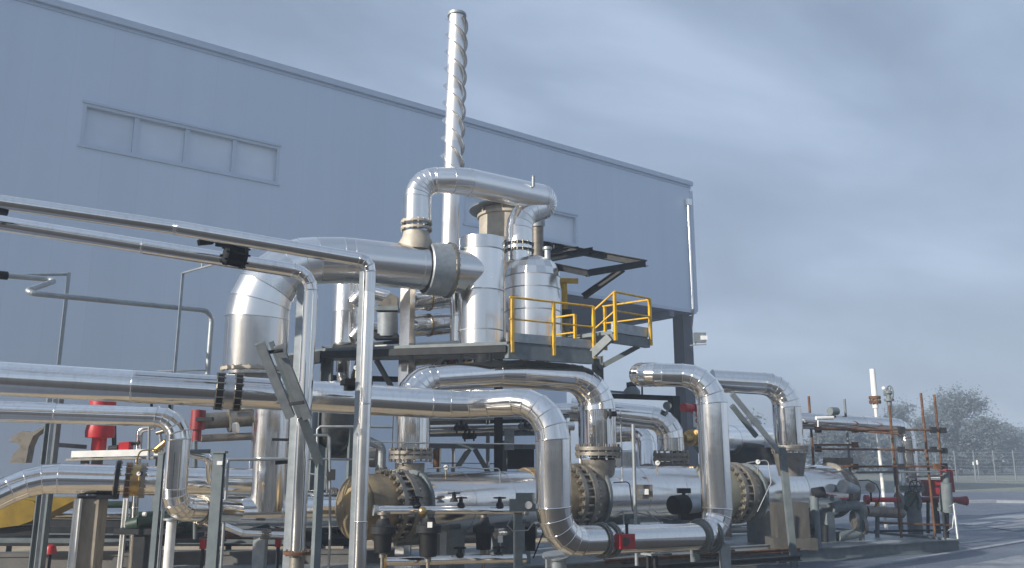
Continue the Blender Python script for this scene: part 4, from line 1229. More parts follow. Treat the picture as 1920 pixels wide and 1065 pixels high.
def nozzle(u, v0, v1, d, rpx, label_parent, mat='raw_steel', nm='nozzle', cone=True):
    """Flanged nozzle from row v1 (bottom) up to row v0."""
    p = A(u, v1, d); q = VR(p, v0); r = m(rpx, d)
    MB().cyl(p - ZA * .05, q, r * .80, r * .84, 28, (0, 0)).build(nm, mat, label_parent)
    return q
T1, T2x, T3x = EX[0][4], EX[1][4], EX[2][4]
# fat pipe bridging from the first exchanger to the second
n1 = nozzle(768, 868, 900, 13.2, 33, T1)
qb = A(770, 858, 13.2); qt = VR(qb, 712)
qk = A(955, 700, 14.2); qr = A(1118, 712, 14.9); qd = VR(qr, 838)
br = thing('bridge_pipe', 'fat silver pipe arching low from one exchanger nozzle over to the next', 'pipe', G(qb))
MB().pipe([VR(qb, 842), qt, qk, qr, qd], [m(35.5, 13.2), m(25, 13.8), m(26.5, 14.5), m(35, 14.9)], bend=[0, .42, 3.2, .55, 0], gores=6, pitch=1.2).build('cladding', 'alu', br)
collar(VR(qb, 853), ZA, m(34, 13.2), 0.055, 0.075, 18, 'raw_steel', br, 'flange', True, 0.016, 1.22)
MB().cyl(VR(qb, 845), VR(qb, 843), m(37.5, 13.2), n=32).build('end_ring', 'dark_paint', br)
collar(VR(qr, 846), ZA, m(35, 14.9), 0.06, 0.09, 18, 'raw_steel', br, 'flange', True, 0.016, 1.2)
n2 = VR(qr, 862); MB().cyl(n2, VR(qr, 905), m(33, 14.9), m(28, 14.9), 28, (0, 0)).build('nozzle', 'raw_steel', T2x)
st = thing('white_tag', 'short white rod standing beside the second exchanger nozzle', 'rod', A(1088, 872, 14.4))
MB().cyl(A(1089, 878, 14.5), A(1088, 854, 14.5), m(2.5, 14.5), n=8).build('rod_body', 'white_paint', st)
MB().cyl(A(1089, 885, 14.5), A(1089, 878, 14.5), m(4.5, 14.5), n=8).build('rod_foot', 'galv', st)
# branch pipe with its own bend to the right
r0 = A(1070, 768, 17.2); r1 = A(1256, 787, 17.0); r2 = VR(r1, 846)
bp2 = thing('branch_pipe', 'silver pipe behind the bridge pipe bending down onto a brown flange', 'pipe', G(r1))
MB().pipe([r0, r1, r2], [m(22, 17), m(25.5, 17)], bend=[0, .42, 0], gores=5, pitch=1.0).build('cladding', 'alu', bp2)
collar(VR(r1, 857), ZA, m(26, 17), 0.07, 0.09, 16, 'raw_steel', bp2, 'flange', True, 0.018, 1.3)
MB().cyl(VR(r1, 866), VR(r1, 905), m(24, 17), n=24).build('nozzle', 'raw_steel', T2x)
gz = thing('small_gauge', 'small dark round gauge on a stem above the branch pipe', 'gauge', A(1251, 770, 16.8))
MB().cyl(A(1251, 761, 16.75), A(1251, 761, 16.95), m(8, 16.8), n=18).build('dial', 'frame_paint', gz)
MB().cyl(A(1251, 768, 16.85), A(1251, 782, 16.9), m(2, 16.8), n=8).build('stem', 'galv', gz)
g3 = thing('drain_valve', 'small dark stub valve on the side of the bridge pipe drop', 'valve', A(1144, 775, 14.6))
MB().cyl(A(1138, 776, 14.5), A(1156, 776, 14.5), m(5, 14.5), n=12).cyl(A(1142, 776, 14.4), A(1146, 776, 14.4), m(9, 14.5), n=14).build('valve_body', 'dark_paint', g3)
# higher pipe behind the U loop riser, down to the third exchanger
s0 = DU(k6, (k7 - k6).normalized(), 1232); s0 = k7; s1 = A(1362, 716, 16.0); s2 = A(1472, 722, 16.1); s3 = VR(s2, 834)
hl = thing('hairpin_pipe', 'silver pipe behind the loop riser bending down to the third exchanger', 'pipe', G(s2))
MB().pipe([A(1335, 714, 16.0), s2, s3], [m(21, 16), m(26.5, 16)], bend=[0, .45, 0], gores=6, pitch=1.0).build('cladding', 'alu', hl)
collar(VR(s2, 841), ZA, m(27, 16), 0.05, 0.06, 16, 'raw_steel', hl, 'flange', True, 0.014, 1.22)
MB().cyl(VR(s2, 850), VR(s2, 893), m(30, 16), m(22, 16), 28).build('nozzle', 'raw_steel', T3x)
# grey diagonal ladder and post at the right
d0_, d1_ = A(1372, 738, 14.0), A(1462, 848, 14.3)
dl2 = thing('cable_ladder', 'grey cable ladder sloping down beside the hairpin pipe onto a thin post', 'cable ladder', G(d1_))
MB().chan(d0_, d1_, m(9, 14), .06, .012, FH).build('rail', 'galv', dl2)
MB().chan(A(1372, 760, 14.1), A(1418, 818, 14.2), m(9, 14), .06, .012, FH).build('rail', 'frame_paint', dl2)
MB().bar(A(1466, 838, 14.3), G(A(1488, 1040, 14.3)), m(12, 14), m(12, 14), FH).build('leg', 'frame_paint', dl2)
tp = thing('thin_post', 'thin grey conduit post with a small box in front of the second exchanger', 'post', G(A(1189, 900, 13.0)))
MB().cyl(A(1187, 795, 13), G(A(1189, 900, 13)), m(3.4, 13), n=10).build('pole', 'galv', tp)
MB().box(A(1207, 922, 13.05), m(32, 13), .10, m(26, 13), RT).build('junction_box', 'raw_steel', tp)
MB().wire([A(1215, 945, 13), A(1232, 962, 12.95), A(1270, 960, 12.9), A(1300, 946, 12.9)], .008, 6).wire([A(1212, 958, 13), A(1226, 970, 13), A(1244, 984, 13)], .010, 6).build('cable', 'galv', tp)
# motor actuator between loop and exchanger
ma = thing('motor_actuator', 'dark motor actuator with black end cap tucked inside the U loop', 'actuator', A(1300, 945, 12.9))
MB().cyl(A(1276, 946, 12.7), A(1326, 946, 13.0), m(17, 12.9), m(15, 12.9), 22).build('motor_body', 'galv', ma)
MB().cyl(A(1262, 947, 12.6), A(1284, 946, 12.75), m(17, 12.8), m(18.5, 12.8), 22).build('end_cap', 'black_rubber', ma)
MB().box(A(1300, 966, 12.9), m(52, 12.9), .22, m(16, 12.9), RT).build('gearbox', 'dark_paint', ma)
MB().box(A(1282, 920, 12.9), m(24, 12.9), .12, m(9, 12.9), RT).bar(A(1284, 922, 12.9), A(1278, 934, 12.8), .03, .04).build('handle', 'dark_paint', ma)
MB().wheel(A(1330, 946, 13.0), RT, m(14, 13)).build('hand_wheel', 'dark_paint', ma)
MB().bar(A(1300, 974, 12.9), G(A(1300, 974, 12.9)), .10, .10).build('stand', 'frame_paint', ma)

# ------------------------------------------------------------------ filter line in front of the first exchanger
hx0, hx1 = A(704, 957, 11.0), A(985, 957, 11.8)
hm = thing('header_pipe', 'pale header pipe with small black valves passing before the bolted exchanger head', 'pipe', G(hx0))
MB().pipe([hx0, hx1], m(7.5, 11.3), pitch=2.5, n=20).build('cladding', 'alu', hm)
dxh = (hx1 - hx0).normalized()
for u in (704, 985): MB().cyl(DU(hx0, dxh, u) - dxh * .03, DU(hx0, dxh, u) + dxh * .03, m(10, 11.2), n=16).build('end_flange', 'galv', hm)
lx0, lx1 = A(722, 1052, 11.1), A(985, 1047, 11.8)
hm2 = thing('header_pipe', 'lower pale header pipe along the feet of the black filters', 'pipe', G(lx0))
MB().pipe([lx0, lx1], m(8.5, 11.4), pitch=2.5, n=20).build('cladding', 'alu', hm2)
MB().cyl(A(715, 1052, 11.1), A(726, 1052, 11.1), m(12, 11.1), n=16).build('end_flange', 'brass', hm2)
def small_valve(u, v, d, label, hw=11):
    p = A(u, v, d)
    t = thing('hand_valve', label, 'valve', p, 'small black hand valves on the header pipes')
    MB().cyl(p, p + ZA * m(7, d), m(8, d), m(6, d), 14).cyl(p + ZA * m(6, d), p + ZA * m(14, d), m(4, d), n=10).build('valve_body', 'dark_paint', t)
    MB().wheel(p + ZA * m(16, d), ZA, m(hw, d), m(1.3, d)).build('hand_wheel', 'black_rubber', t)
small_valve(782, 949, 11.2, 'black hand valve above the filter with the white tag', 10)
small_valve(864, 950, 11.45, 'middle black hand valve on the upper header pipe')
small_valve(937, 950, 11.65, 'black hand valve on the upper header pipe beside the instrument box')
small_valve(862, 1044, 11.45, 'black hand valve on the lower header pipe between two black filters')
small_valve(935, 1043, 11.7, 'black hand valve on the lower header pipe below the white tag plate')
small_valve(851, 941, 12.0, 'tiny black hand valve just behind the middle valve of the header')
def filt(u, v0, v1, d, label, w=17):
    p = A(u, v0, d); q = A(u, v1, d); q = VR(p, v1)
    t = thing('filter_housing', label, 'filter', q, 'black filter housings')
    MB().cyl(q, VR(p, v0 + 28), m(w * .92, d), m(w, d), 24).build('bowl', 'black_rubber', t)
    MB().lathe(VR(p, v0 + 30), ZA, [(0, m(w, d)), (0.0, m(w * 1.35, d)), (m(13, d), m(w * 1.35, d)), (m(16, d), m(w * .8, d)), (m(27, d), m(w * .6, d)), (m(27, d), 0)], 24, (1, 2, 4)).build('head', 'dark_paint', t)
    MB().cyl(VR(p, v0 + 4), VR(p, v0 - 12), m(6, d), n=12).cyl(VR(p, v0 - 5), VR(p, v0 - 10), m(12, d), n=14).build('inlet', 'raw_steel', t)
    MB().cyl(q, q - ZA * m(10, d), m(6, d), n=12).cyl(q - ZA * m(10, d), G(q), m(3.5, d), n=10).build('drain', 'raw_steel', t)
    return t
filt(719, 970, 1035, 10.9, 'black filter housing partly behind the tall straight leg')
ft = filt(804, 968, 1043, 11.1, 'black filter housing with a small white tag on its shoulder', 17.5)
MB().box(A(806, 984, 10.9), m(9, 11), .02, m(10, 11), RT).build('tag_plate', 'white_paint', ft)
MB().ball(A(792, 958, 11.0), m(8, 11), 14).build('union', 'brass', ft)
filt(907, 968, 1030, 12.2, 'black filter housing hanging behind the lower header pipe', 15)
tg = thing('tag_plate_stand', 'small white tag plate standing above the lower header pipe', 'tag', A(938, 1012, 11.9))
MB().box(A(938, 1011, 11.9), m(9, 12), .015, m(12, 12), RT).build('plate', 'white_paint', tg)
MB().cyl(A(938, 1017, 11.9), A(938, 1040, 11.9), .012, n=6).build('stem', 'galv', tg)
# instrument box on a post
ib = thing('instrument_box', 'dark instrument box with a small round dial on a grey post', 'instrument', G(A(970, 960, 10.9)))
MB().box(A(981, 947, 10.9), m(52, 10.9), .16, m(22, 10.9), RT).box(A(985, 930, 10.9), m(36, 10.9), .12, m(11, 10.9), RT).build('housing', 'frame_paint', ib)
MB().cyl(A(991, 947, 10.75), A(991, 947, 10.82), m(7, 10.9), n=18).build('dial', 'grey_plastic', ib)
MB().chan(A(971, 962, 10.95), G(A(971, 962, 10.95)), m(17, 10.9), .10, .012, FH).build('post', 'frame_paint', ib)
MB().wire([A(960, 968, 10.8), A(951, 985, 10.8), A(962, 996, 10.8), A(990, 994, 10.8), A(1000, 980, 10.8)], .008, 6).build('cable', 'galv', ib)
MB().bar(A(994, 985, 11.1), A(994, 1030, 11.1), m(20, 11), .14, FH).build('battery_case', 'black_rubber', ib)
cs = thing('pipe_prop', 'grey pipe stand under the first bend of the U loop', 'post', G(A(1042, 1045, 10.6)))
MB().cyl(A(1042, 1042, 10.7), G(A(1042, 1042, 10.7)), m(20, 10.7), n=24).build('shaft', 'galv', cs)
MB().cyl(A(1042, 1040, 10.7), A(1042, 1043, 10.7), m(26, 10.7), n=24).build('top_plate', 'galv', cs)
for i, (u, lab) in enumerate(((1222, 'twin legged grey prop under the low loop run by the red alarm box'), (1358, 'single grey prop under the last bend of the loop'))):
    p = A(u, 1040 if i == 0 else 1018, 11.5 if i == 0 else 12.1)
    t = thing('pipe_prop', lab, 'post', G(p))
    if i == 0:
        for du in (-6, 7): MB().bar(A(u + du, 1036, 11.5), G(A(u + du, 1036, 11.5)), .04, .06).build('leg', 'dark_paint', t)
    else:
        MB().bar(p, G(p), m(18, 12), .14, FH).build('shaft', 'galv', t)
    MB().box(p + ZA * .01, m(30, 12), .2, .03, d2).build('top_plate', 'galv', t)
ns = thing('steel_prop', 'grey flat steel prop standing behind the black filters', 'post', G(A(836, 970, 12.4)))
MB().bar(A(836, 968, 12.4), G(A(836, 968, 12.4)), m(20, 12.4), .10, FH).build('shaft', 'galv', ns)
MB().box(A(836, 966, 12.4), m(34, 12.4), .14, .03, RT).build('top_plate', 'galv', ns)
# ------------------------------------------------------------------ skid base and right hand end
SK1 = AZ(1797, 1033, 0); SK0 = AZ(1100, 1082, 0)
sdir = (SK1 - SK0).normalized(); sn = Vector((-sdir.y, sdir.x, 0))
sk = thing('equipment_skid', 'long low grey steel skid base under the exchangers', 'skid', SK1)
SH = 0.20
p_ = SK1 - sdir * 14
bd = MB(); q4 = [p_, SK1, SK1 + sn * 3.4, p_ + sn * 3.4]; b = 0
bd.v += [x + ZA * .03 for x in q4] + [x + ZA * (SH - .02) for x in q4]
bd.face((4, 5, 6, 7))
for i in range(4): bd.face((i, (i + 1) % 4, 4 + (i + 1) % 4, 4 + i))
bd.build('deck_plate', 'galv', sk)
MB().chan(p_ + ZA * (SH / 2 + .012) - sn * .03, SK1 + ZA * (SH / 2 + .012) - sn * .03, .09, SH + .03, .02, ZA).build('edge_channel', 'frame_paint', sk)
MB().chan(SK1 + ZA * (SH / 2 + .012) + sdir * .05, SK1 + sn * 3.4 + ZA * (SH / 2 + .012) + sdir * .05, .09, SH + .03, .02, ZA).build('edge_channel', 'frame_paint', sk)

# khaki saddle block under exchanger 3
ks = A(1481, 985, 15.2)
kb = thing('concrete_saddle', 'beige concrete saddle block on a wider plinth under the third exchanger', 'plinth', G(ks, SH))
MB().box(G(ks, (A(1481, 942, 15.2).z + SH + .20) / 2), m(60, 15.2), .42, A(1481, 942, 15.2).z - SH - .20, RT).build('upright', 'stained_concrete', kb)
MB().box(G(ks, SH + .10), m(80, 15.2), .56, .20, RT).build('plinth', 'stained_concrete', kb)

# end pipe on the right with a drop
u0 = A(1490, 788, 17.8); u1 = A(1698, 800, 18.6); u2 = VR(u1, 1000)
ep = thing('end_pipe', 'high silver end pipe bending down inside the rusty scaffold', 'pipe', G(u1, SH))
MB().pipe([u0, u1, VR(u1, 905)], [m(15, 18.2), m(15, 18.6)], bend=[0, .3, 0], gores=5, pitch=1.0).build('cladding', 'alu', ep)
collar(VR(u1, 915), ZA, m(16, 18.6), .05, .06, 12, 'frame_paint', ep, 'flange', True, .012, 1.35)
MB().cyl(VR(u1, 922), VR(u1, 1005), m(13, 18.6), n=20).build('lower_pipe', 'frame_paint', ep)
MB().cyl(VR(u1, 1006), G(u1, SH), m(30, 18.6), m(33, 18.6), 28).build('foot_block', 'galv', ep)
eg = thing('small_gauge', 'small dark round gauge lying on top of the high end pipe', 'gauge', A(1563, 774, 18))
MB().cyl(A(1556, 771, 17.9), A(1569, 771, 18), m(7.5, 18), n=18).build('dial', 'frame_paint', eg)
MB().cyl(A(1563, 776, 18), A(1563, 786, 18), m(3, 18), n=8).build('stem', 'galv', eg)
ev = thing('lever_valve', 'small pale valve lying against the near flank of the high end pipe', 'valve', A(1548, 783, 17.5))
MB().cyl(A(1530, 784, 17.5), A(1562, 783, 17.6), m(3.5, 17.5), n=10).build('valve_body', 'white_paint', ev)
MB().cyl(A(1534, 784, 17.5), A(1534, 835, 17.5), m(1.6, 17.5), n=8).build('drain_tube', 'white_paint', ev)
# slim white vent stack and its dark pipe with wheel valve
v0_ = A(1656, 925, 20.0)
vt = thing('vent_stack', 'slim white vent stack with a rusty flange near its top', 'vent stack', G(v0_))
MB().wire([G(v0_), VR(v0_, 760)], m(3.2, 20), 14).build('lower_tube', 'white_paint', vt)
MB().cyl(VR(v0_, 765), VR(v0_, 692), m(5.5, 20), m(5, 20), 18).build('upper_tube', 'white_paint', vt)
for v in (756, 748): MB().cyl(VR(v0_, v), VR(v0_, v - 5), m(11, 20), n=18).build('flange', 'rust', vt)
MB().bolts(VR(v0_, 750), ZA, m(9, 20), 8, .016, .2).build('bolt_ring', 'bolt_steel', vt)
v2_ = A(1690, 1000, 19.2)
vp_ = thing('drain_pipe', 'dark upright pipe with a round wheel valve joined to the vent stack', 'pipe', G(v2_, SH))
MB().wire([G(v2_, SH), VR(v2_, 733)], m(4.5, 19.3), 12).build('tube', 'frame_paint', vp_)
MB().wire([VR(v2_, 739), A(1657, 737, 19.9)], m(4.5, 19.5), 12).build('branch', 'galv', vp_)
MB().wheel(VR(v2_, 737) + RT * m(3, 19), RT, m(14, 19.2)).build('hand_wheel', 'frame_paint', vp_)
for v in (752, 738): MB().cyl(VR(v2_, v), VR(v2_, v - 4), m(9, 19.2), n=14).build('flange', 'frame_paint', vp_)
MB().ball(VR(v2_, 733) - RT * .1 + ZA * .06, m(4, 19), 12).build('indicator', 'white_paint', vp_)

# scaffold, one frame with many tubes
sc = thing('scaffold', 'rusty tube scaffold standing round the drop of the high end pipe', 'scaffold', G(A(1700, 1010, 18.5), SH))
sr_ = 0.023
def tube(u0, v0, d0, u1, v1, d1, nm, mat='rust', r=sr_):
    MB().wire([A(u0, v0, d0), A(u1, v1, d1)], r, 10).build(nm, mat, sc)
def upright(u, vt_, vb, d, mat='rust'):
    p = A(u, vb, d); q = VR(p, vt_)
    MB().wire([G(p, SH), q], sr_ * 1.12, 10).build('upright_tube', mat, sc)
    return p
upright(1534, 743, 985, 17.6); upright(1603, 748, 990, 17.6, 'frame_paint')
upright(1690, 760, 1005, 17.2); upright(1749, 737, 960, 17.4); upright(1776, 740, 975, 18.2)
upright(1772, 960, 1000, 16.9, 'dark_paint')
for (u0, v0, u1, v1, d0, d1, mt_) in ((1527, 805, 1760, 806, 17.4, 17.3, 'rust'), (1527, 801, 1690, 814, 17.7, 17.2, 'rust'), (1596, 807, 1690, 810, 17.6, 18.6, 'dark_paint'),
        (1527, 834, 1606, 834, 17.5, 17.5, 'rust'), (1527, 842, 1690, 843, 17.4, 17.2, 'rust'), (1680, 843, 1766, 844, 17.2, 17.6, 'rust'),
        (1560, 875, 1770, 874, 17.4, 17.4, 'rust'), (1570, 886, 1770, 884, 17.5, 17.5, 'frame_paint'), (1700, 894, 1770, 892, 17.4, 17.8, 'frame_paint'),
        (1735, 806, 1760, 808, 17.4, 18.2, 'rust'), (1735, 845, 1766, 846, 17.4, 18.2, 'rust'), (1650, 980, 1786, 985, 17.3, 17.6, 'rust'), (1640, 996, 1780, 994, 17.6, 18.2, 'dark_paint')):
    tube(u0, v0, d0, u1, v1, d1, 'ledger_tube', mt_)
for (u, v, d) in ((1534, 806, 17.5), (1534, 842, 17.5), (1603, 806, 17.5), (1603, 834, 17.5), (1603, 875, 17.5), (1690, 806, 17.15), (1690, 843, 17.15), (1690, 875, 17.15), (1750, 806, 17.3), (1750, 843, 17.35), (1757, 875, 17.3), (1768, 807, 18.1), (1770, 845, 18.1), (1770, 874, 18.0)):
    MB().box(A(u, v, d), .11, .10, .12, RT).build('coupler', 'rust' if u % 2 else 'dark_paint', sc)
slab(MB(), [(1544, 858), (1600, 858), (1600, 876), (1544, 876)], 17.7, .03).build('toe_board', 'raw_steel', sc)

# red valve set and pipes at the end of the skid
def stub(t, nm, mat, u0, v0, d0, u1, v1, d1, rp, r1=None, n=18):
    MB().cyl(A(u0, v0, d0), A(u1, v1, d1), m(rp, d0), m(r1 or rp, d1), n).build(nm, mat, t)
re = thing('red_pipe', 'bright red horizontal pipe spool at the right end of the skid', 'pipe', G(A(1655, 937, 17.8), SH))
stub(re, 'tube', 'red_paint', 1630, 937, 17.6, 1688, 937, 17.9, 4.5)
stub(re, 'end_flange', 'red_paint', 1622, 937, 17.6, 1628, 937, 17.6, 9)
stub(re, 'bracket', 'yellow_paint', 1645, 942, 17.6, 1645, 953, 17.6, 4)
stub(re, 'support', 'frame_paint', 1645, 953, 17.6, 1645, 1012, 17.6, 4)
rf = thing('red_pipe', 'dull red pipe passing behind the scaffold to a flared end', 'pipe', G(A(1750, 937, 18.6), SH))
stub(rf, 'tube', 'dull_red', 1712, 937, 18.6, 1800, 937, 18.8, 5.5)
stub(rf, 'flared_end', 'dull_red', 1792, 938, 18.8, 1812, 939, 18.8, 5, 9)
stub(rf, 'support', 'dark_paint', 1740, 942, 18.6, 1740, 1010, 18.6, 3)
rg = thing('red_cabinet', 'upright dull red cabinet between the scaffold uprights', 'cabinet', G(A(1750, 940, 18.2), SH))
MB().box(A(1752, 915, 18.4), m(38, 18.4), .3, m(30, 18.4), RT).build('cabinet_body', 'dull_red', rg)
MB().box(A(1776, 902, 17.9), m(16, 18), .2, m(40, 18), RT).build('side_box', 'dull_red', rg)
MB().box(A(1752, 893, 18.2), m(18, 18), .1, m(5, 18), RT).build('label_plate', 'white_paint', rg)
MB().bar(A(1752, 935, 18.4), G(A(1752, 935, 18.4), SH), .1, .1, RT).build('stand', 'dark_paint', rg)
gv = thing('gate_valve', 'dark grey gate valve with red wheel at the far edge of the skid', 'valve', G(A(1772, 940, 17.6), SH))
stub(gv, 'valve_body', 'frame_paint', 1774, 955, 17.7, 1774, 905, 17.7, 13, 9)
stub(gv, 'bonnet', 'frame_paint', 1774, 905, 17.7, 1774, 884, 17.7, 6)
MB().wheel(A(1774, 882, 17.7), ZA, m(14, 17.7)).build('hand_wheel', 'dull_red', gv)
stub(gv, 'flange', 'frame_paint', 1774, 958, 17.7, 1774, 954, 17.7, 15)
stub(gv, 'support', 'dark_paint', 1774, 955, 17.7, 1774, 1010, 17.7, 5)
gw = thing('gate_valve', 'dark gate valve under the flanged drop of the end pipe', 'valve', A(1700, 935, 18.2))
stub(gw, 'valve_body', 'green_paint', 1692, 950, 18.0, 1712, 925, 18.2, 11, 9)
stub(gw, 'inlet_flange', 'frame_paint', 1683, 940, 18.0, 1688, 940, 18.0, 17)
stub(gw, 'outlet_flange', 'frame_paint', 1716, 940, 18.2, 1721, 940, 18.2, 17)
MB().wheel(A(1716, 912, 17.9), -FH, m(11, 18)).build('hand_wheel', 'dark_paint', gw)
mp_ = thing('manifold', 'grey green manifold of short flanged pipes at the third exchanger end', 'manifold', G(A(1600, 965, 16.8), SH))
MB().pipe([A(1560, 952, 16.7), A(1612, 946, 16.9), A(1612, 1000, 16.9), A(1570, 1006, 16.7)], m(9, 16.8), bend=[0, .12, .14, 0], lap=False, n=20).build('main_tube', 'frame_paint', mp_)
MB().pipe([A(1622, 958, 17.2), A(1690, 962, 17.8)], m(10, 17.4), lap=False, n=20).build('cross_tube', 'raw_steel', mp_)
for u, v, d in ((1616, 958, 17.1), (1602, 975, 16.8), (1618, 985, 16.9)):
    MB().cyl(A(u - 3, v, d), A(u + 4, v, d), m(17, d), n=20).build('flange', 'raw_steel', mp_)
stub(mp_, 'blind_head', 'galv', 1580, 912, 16.6, 1606, 918, 16.8, 13, 8)
stub(mp_, 'leg', 'frame_paint', 1616, 990, 16.9, 1616, 1020, 16.9, 5)
stub(mp_, 'leg', 'dark_paint', 1548, 985, 16.5, 1548, 1022, 16.5, 5)
for (u, v, lab) in ((1583, 936, 'tiny red handled valve on the grey green manifold, upper'), (1560, 930, 'tiny red handled valve under the third exchanger rim')):
    t = thing('hand_valve', lab, 'valve', A(u, v, 16.5))
    stub(t, 'valve_body', 'frame_paint', u, v + 8, 16.5, u, v, 16.5, 4)
    MB().wheel(A(u, v - 1, 16.5), ZA, m(8, 16.5)).build('hand_wheel', 'red_paint', t)
gd = thing('pressure_gauge', 'brown round pressure gauge on a curved tube before the scaffold', 'gauge', A(1632, 914, 17.3))
MB().cyl(A(1632, 914, 17.2), A(1632, 914, 17.35), m(9, 17.3), n=20).build('dial', 'raw_steel', gd)
MB().wire([A(1610, 901, 17.3), A(1628, 900, 17.3), A(1643, 908, 17.3), A(1650, 922, 17.3), A(1648, 940, 17.3), A(1640, 950, 17.3)], .012, 8).wire([A(1632, 920, 17.3), A(1634, 940, 17.4)], .02, 8).build('tube', 'dark_paint', gd)
vq = thing('valve_post', 'dark upright valve column at the far end of the concrete saddle', 'valve', G(A(1535, 960, 15.8), SH))
stub(vq, 'shaft', 'frame_paint', 1533, 1035, 15.6, 1526, 930, 15.8, 8)
stub(vq, 'valve_body', 'dark_paint', 1524, 925, 15.8, 1545, 922, 15.8, 10)
stub(vq, 'side_valve', 'black_rubber', 1515, 992, 15.6, 1524, 992, 15.6, 10)
rp2 = thing('end_post', 'slim grey corner post at the outer end of the skid', 'post', SK1)
stub(rp2, 'shaft', 'galv', 1788, 945, 17.0, 1797, 1018, 16.7, 2.5)
MB().wire([A(1780, 950, 17.1), A(1790, 944, 17), A(1786, 990, 16.9), A(1772, 998, 17.0)], .014, 8).build('bent_rod', 'galv', rp2)

# ------------------------------------------------------------------ fire detection and beam beyond the bridge pipe
kb2 = thing('steel_girder', 'black steel girder carrying the bell shaped valve behind the bridge pipe', 'beam', A(1200, 745, 19))
MB().ibeam(A(1110, 741, 18.6), A(1268, 747, 19.6), .12, m(9, 19), .016, ZA).build('girder_body', 'dark_paint', kb2)
MB().bar(A(1263, 743, 19.5), G(A(1263, 743, 19.5)), m(16, 19.5), m(16, 19.5), fdir).build('column', 'dark_paint', kb2)
MB().bar(A(1114, 741, 18.6), G(A(1114, 741, 18.6)), .16, .16, fdir).build('column', 'dark_paint', kb2)
MB().bar(A(1128, 733, 18.6), A(1200, 738, 18.9), .03, .05).build('conduit', 'frame_paint', kb2)
bv = thing('bell_valve', 'dark bell shaped valve with a bent top tube on the black girder', 'valve', A(1186, 738, 18.9))
b0_ = A(1185, 740, 18.9)
MB().lathe(b0_, ZA, [(0, m(16, 18.9)), (m(8, 18.9), m(15, 18.9)), (m(15, 18.9), m(9, 18.9)), (m(18, 18.9), m(5, 18.9)), (m(24, 18.9), m(5, 18.9)), (m(24, 18.9), 0)], 24, (4,)).build('bell_body', 'frame_paint', bv)
MB().cyl(A(1175, 722, 18.9), A(1192, 721, 18.9), m(5, 18.9), n=12).wire([A(1185, 716, 18.9), A(1204, 717, 19), A(1204, 742, 19)], .022, 8).build('top_tube', 'dark_paint', bv)
rd = thing('beacon', 'bright red round beacon horn just behind the loop riser', 'beacon', A(1293, 766, 17.5))
stub(rd, 'horn', 'red_paint', 1281, 764, 17.4, 1300, 766, 17.6, 9, 7, 20)
stub(rd, 'horn_body', 'red_paint', 1300, 766, 17.6, 1316, 770, 17.7, 10)
stub(rd, 'stem', 'frame_paint', 1310, 772, 17.7, 1314, 860, 17.7, 3)
sg = thing('safety_sign', 'white safety sign with red symbols below the red beacon', 'sign', A(1308, 787, 17.5))
MB().box(A(1308, 786, 17.5), m(16, 17.5), .02, m(30, 17.5), RT).build('sign_plate', 'white_paint', sg)
for k, v in enumerate((778, 789, 798)):
    q = A(1308, v, 17.5) - FH * .016
    if k < 2: MB().torus(q, FH, m(3.4, 17.5), m(1.1, 17.5), 16, 6).build('symbol_mark', 'red_paint', sg)
    else: MB().box(q, m(9, 17.5), .008, m(4, 17.5), RT).build('symbol_mark', 'red_paint', sg)
bb_ = thing('brass_valve', 'brass coloured flanged joint beside the loop riser', 'valve', A(1303, 820, 17.2))
stub(bb_, 'valve_body', 'brass', 1282, 822, 17.0, 1322, 820, 17.4, 9)
for u in (1294, 1304): stub(bb_, 'flange', 'brass', u, 821, 17.1, u + 4, 821, 17.2, 15)
kc = thing('insulated_pipe', 'silver bend behind the branch pipe lying against the brown flange', 'pipe', A(1215, 830, 18))
MB().pipe([A(1120, 816, 18.6), A(1210, 808, 18.4), A(1214, 880, 17.6)], m(17, 18), bend=[0, .4, 0], gores=5, pitch=.7).build('cladding', 'alu_dull', kc)
kd = thing('storage_cylinder', 'bright silver cylinder lying behind the hairpin pipe', 'cylinder', A(1370, 835, 18.5))
MB().pipe([A(1322, 826, 17.6), A(1450, 824, 19.5)], m(27, 18.5), pitch=.9, n=44).build('cladding', 'alu', kd)
MB().box(A(1385, 855, 18.4), m(130, 18.4), .5, m(30, 18.4), RT).build('cradle', 'dark_paint', kd)
MB().bar(A(1350, 868, 18), G(A(1350, 868, 18)), .2, .3, RT).bar(A(1432, 868, 18.8), G(A(1432, 868, 18.8)), .2, .3, RT).build('leg', 'dark_paint', kd)
ke = thing('rear_pipe', 'long grey pipe running low behind the exchangers', 'pipe', A(1390, 1000, 17.5))
MB().pipe([A(1140, 992, 16.8), A(1520, 985, 19.0)], m(12, 17.6), pitch=1.2, n=24).build('cladding', 'alu_dull', ke)
kf = thing('white_tank', 'pale blue white tank end seen between exchanger and branch pipe', 'tank', A(1175, 860, 19.5))
MB().lathe(A(1176, 905, 19.6), ZA, [(0, m(26, 19.6)), (m(56, 19.6), m(26, 19.6)), (m(60, 19.6), m(20, 19.6)), (m(62, 19.6), 0)], 36, (1,)).build('shell', 'white_paint', kf)
MB().cyl(A(1176, 905, 19.6), G(A(1176, 905, 19.6)), m(24, 19.6), n=24).build('skirt', 'frame_paint', kf)
ds = thing('dark_lever', 'short black lever hanging by the second exchanger nozzle', 'lever', A(1148, 865, 14.8))
MB().bar(A(1141, 855, 14.8), A(1152, 876, 14.8), .05, .05).box(A(1146, 862, 14.8), .12, .08, .14, RT).build('lever_arm', 'black_rubber', ds)

